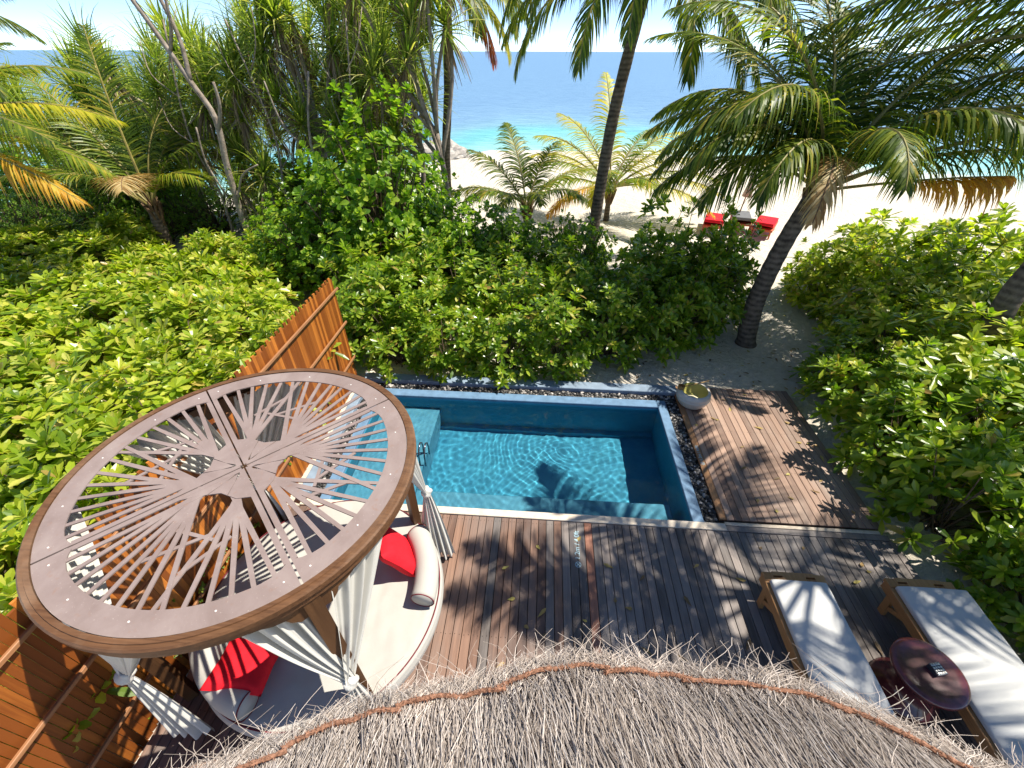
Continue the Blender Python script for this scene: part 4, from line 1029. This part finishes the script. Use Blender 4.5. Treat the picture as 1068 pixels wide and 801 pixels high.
B = Vector((-8.92,12.3,-.15)); bt = thing('bare_tree', 'bare leaning pale grey tree with forked branches among the pandanus', 'tree', B)
branchy(bt, B, [([(-8.6,12.3,-.15),(-8.7,12.3,.9),(-8.62,12.3,2.4),(-8.45,12.3,3.6),(-8.75,12.3,4.4),(-9.3,12.3,5.7),(-9.75,12.3,6.6)], .1,.045),
                ([(-8.5,12.3,3.3),(-8.15,12.2,3.9),(-8.1,12.2,4.4)], .05,.03), ([(-8.75,12.3,4.4),(-8.7,12.4,5.3),(-8.95,12.4,6.5)], .06,.035), ([(-8.95,12.3,5.0),(-8.6,12.2,5.6),(-8.55,12.3,6.6)], .04,.025),
                ([(-9.0,12.5,1.5),(-9.3,12.5,2.5),(-9.2,12.5,3.4)],.03,.02),([(-8.66,12.3,1.6),(-8.2,12.2,2.3),(-7.6,12.1,2.6)],.035,.02)], M['bark_pale'])
B = Vector((-6.2,12.7,-.15)); bt = thing('bare_tree', 'thin dark crooked saplings with bare twigs right of the pandanus', 'tree', B)
branchy(bt, B, [([(-6.2,12.7,-.15),(-6.0,12.7,1.5),(-6.3,12.7,3),(-5.9,12.7,4.6)],.05,.025),([(-6.05,12.7,2),(-5.4,12.6,2.7),(-5.2,12.6,3.6)],.03,.018),([(-6.2,12.7,2.7),(-6.9,12.7,3.4),(-7.1,12.7,4.4)],.03,.018)], M['bark_pale'])
for k, (x, y, lean, lab) in enumerate(((-9.9,13.2,.5,'thin pale sapling left of the bare leaning tree'),(-7.6,13.2,-.4,'thin pale sapling right of the bare leaning tree'),(-5.0,12.8,.3,'thin pale sapling behind the tall round bush'))):
    B = Vector((x,y,-.15)); bt = thing('bare_tree', lab, 'tree', B, 0, 'thin saplings')
    segs = [([(x,y,-.15),(x+lean*.3,y,1.6),(x-lean*.2,y,3.2),(x+lean*.8,y,5.6)],.045,.02)]
    for q in range(6):
        z0 = 1.6+q*.6; sg = 1 if q % 2 else -1; x0 = x+lean*(.3 if z0 < 3 else .1)
        segs.append(([(x0,y,z0),(x0+sg*.45,y+rnd.uniform(-.3,.3),z0+.5),(x0+sg*.6,y+rnd.uniform(-.3,.3),z0+1.2)],.02,.009))
    branchy(bt, B, segs, M['bark_pale'], n=5)
pandanus('pandanus with star shaped tufts low behind the tall round bush', (-3.9,14.8,-.15), [(-3.9,14.8,-.15),(-3.9,14.8,1.5),(-3.8,14.8,2.6)], heads(-4.6,14.8,1.6,.6,2.4,5.0,14,1.0), .09)
pandanus('pandanus filling the gap behind the feathery palm', (-12.2,15.4,-.15), [(-12.2,15.4,-.15),(-12.1,15.4,1.6),(-12,15.4,2.6)], heads(-12,15.4,1.7,.7,1.4,5.0,18,1.1), .1)
palm('palm with rusty dead fronds hanging beside a ringed trunk left of the open sea', (-3.6,17,-.15), [(-3.6,17,-.15),(-3.55,17,2),(-3.3,17,4),(-3.1,17,6.6)], (-3.1,17,6.8),
     [(10,10,3.2,95,{'hang':1}),(-20,5,3.0,95,{'hang':1,'m':'palm_lime'}),(-60,5,3,90,{'hang':1}),(40,20,3.2,90),(80,30,3.2,80),(180,10,3.2,90),(220,5,3,90),(260,0,3,90),(140,30,3,80),(30,-35,2.6,50,{'hang':1.2,'m':'palm_rust'}),(-5,-20,2.8,65,{'hang':1.1,'m':'palm_yellow'})], (.15,.13), seed=12)
B = Vector((4.95,9.6,-.15)); bt = thing('bare_tree', 'slim leaning trunk directly behind the large leaning palm', 'tree', B)
branchy(bt, B, [([(4.95,9.6,-.15),(5.15,9.65,.9),(5.2,9.7,1.9),(5.5,9.75,3.2)],.1,.06)], M['bark_palm'])

for k, (x, lab) in enumerate(((-10.85,'left of two short dark slanted posts on the sand path at the left'),(-10.6,'right of two short dark slanted posts on the sand path at the left'))):
    b = MB(); b.obox((x, 12.9, .1), (.075,0,0), (0,.02,0), (-.09,.0,.24)); b.obox((x-.095, 12.9, .352), (.082,0,0), (0,.027,0), (-.005,0,.014)); tag(b.build('path_post', M['greyfab']), lab, 'post', 'dark posts on the path')
b = MB()                                                # fallen leaves
def spot(x, y, z):
    a = rnd.uniform(0,6.28); d = Vector((math.cos(a), math.sin(a), rnd.uniform(-.05,.15)))
    leaf_blade(b, Vector((x,y,z+.008)), d, Vector((0,0,1)), rnd.uniform(.05,.14), rnd.uniform(.03,.05), rnd.uniform(-.15,.1))
for i in range(150):
    x, y = rnd.uniform(.5,6.0), rnd.uniform(6.8,10.5); spot(x, y, gz(x,y))
for i in range(40): spot(rnd.uniform(-.5,4.5), rnd.uniform(1.2,3.4), .002)
for i in range(25): spot(rnd.uniform(2.7,4.6), rnd.uniform(3.8,6.5), .002)
tag(b.build('leaf_litter', M['litter']), 'dry brown and yellow fallen leaves scattered on the sand and decks', 'fallen leaves', kind='stuff')
# ------------------------------------------------------------------ beach furniture far off
def beach_bed(x, y, rz, m, label):
    root = thing('beach_lounger', label, 'sun lounger', (x,y,gz(x,y)-.02), rz, 'loungers on the beach')
    b = MB(); b.box(-.33,.33,-.7,.65,.26,.33,ch=.01)
    for sx in (-.3,.26):
        for sy in (-.6,.5): b.box(sx,sx+.05,sy,sy+.06,0,.26)
    b.build('frame', M['orange'], root)
    b = MB(); b.box(-.31,.31,-.72,.3,.335,.42,ch=.02); b.build('mattress', M[m], root)
    b = MB(); b.obox((0,.58,.46),(.31,0,0),(0,.27,.09),(0,-.012,.035)); b.build('backrest', M[m], root)
beach_bed(6.1,16.2,R(160),'red','red beach lounger at the left of the three beyond the hedge')
beach_bed(7.15,16.5,R(165),'greyfab','grey beach lounger between the two red ones beyond the hedge')
beach_bed(7.75,15.9,R(150),'red','red beach lounger with orange timber beside the leaning palm trunk')
pr = thing('parasol', 'closed beige beach parasol leaning over the beach loungers', 'parasol', (7.15,16.9,-.15))
b = MB(); b.tube([(0,0,0),(.15,.1,1.3),(.24,.15,2.2)], .022, 8); b.build('pole', M['bamboo'], pr, True)
b = MB(); pts_ = [(.15,.1,1.02),(.17,.11,1.25),(.2,.13,1.7),(.235,.15,2.25)]
b.tube(pts_, [.17,.14,.085,.015], 12); b.build('canopy', M['parasol'], pr, True)
for x, y, s, lab in ((-6.4,33.2,1.0,'large pale grey shore boulder at the waterline left of the open sea'),(-7.2,35,1.2,'seaward grey boulder farthest along the rocky point'),(-5.6,32.4,.7,'small grey boulder at the sand end of the rocky point'),(-8.3,34.2,1.2,'broad grey boulder on the left of the rocky point')):
    b = MB()
    def rk(u, v):
        a, t = u*2*PI, (v-.5)*PI; d = Vector((math.cos(t)*math.cos(a), math.cos(t)*math.sin(a), math.sin(t)))
        r = s*(1+.35*noise.noise(d*1.6+Vector((x,y,0)))+.15*noise.noise(d*4)); return Vector((x,y,-1.1))+Vector((d.x*r*1.1, d.y*r, d.z*r*.8))
    b.grid(rk, 20, 12); tag(b.build('boulder', M['rock'], None, False), lab, 'rock', 'boulders at the waterline')
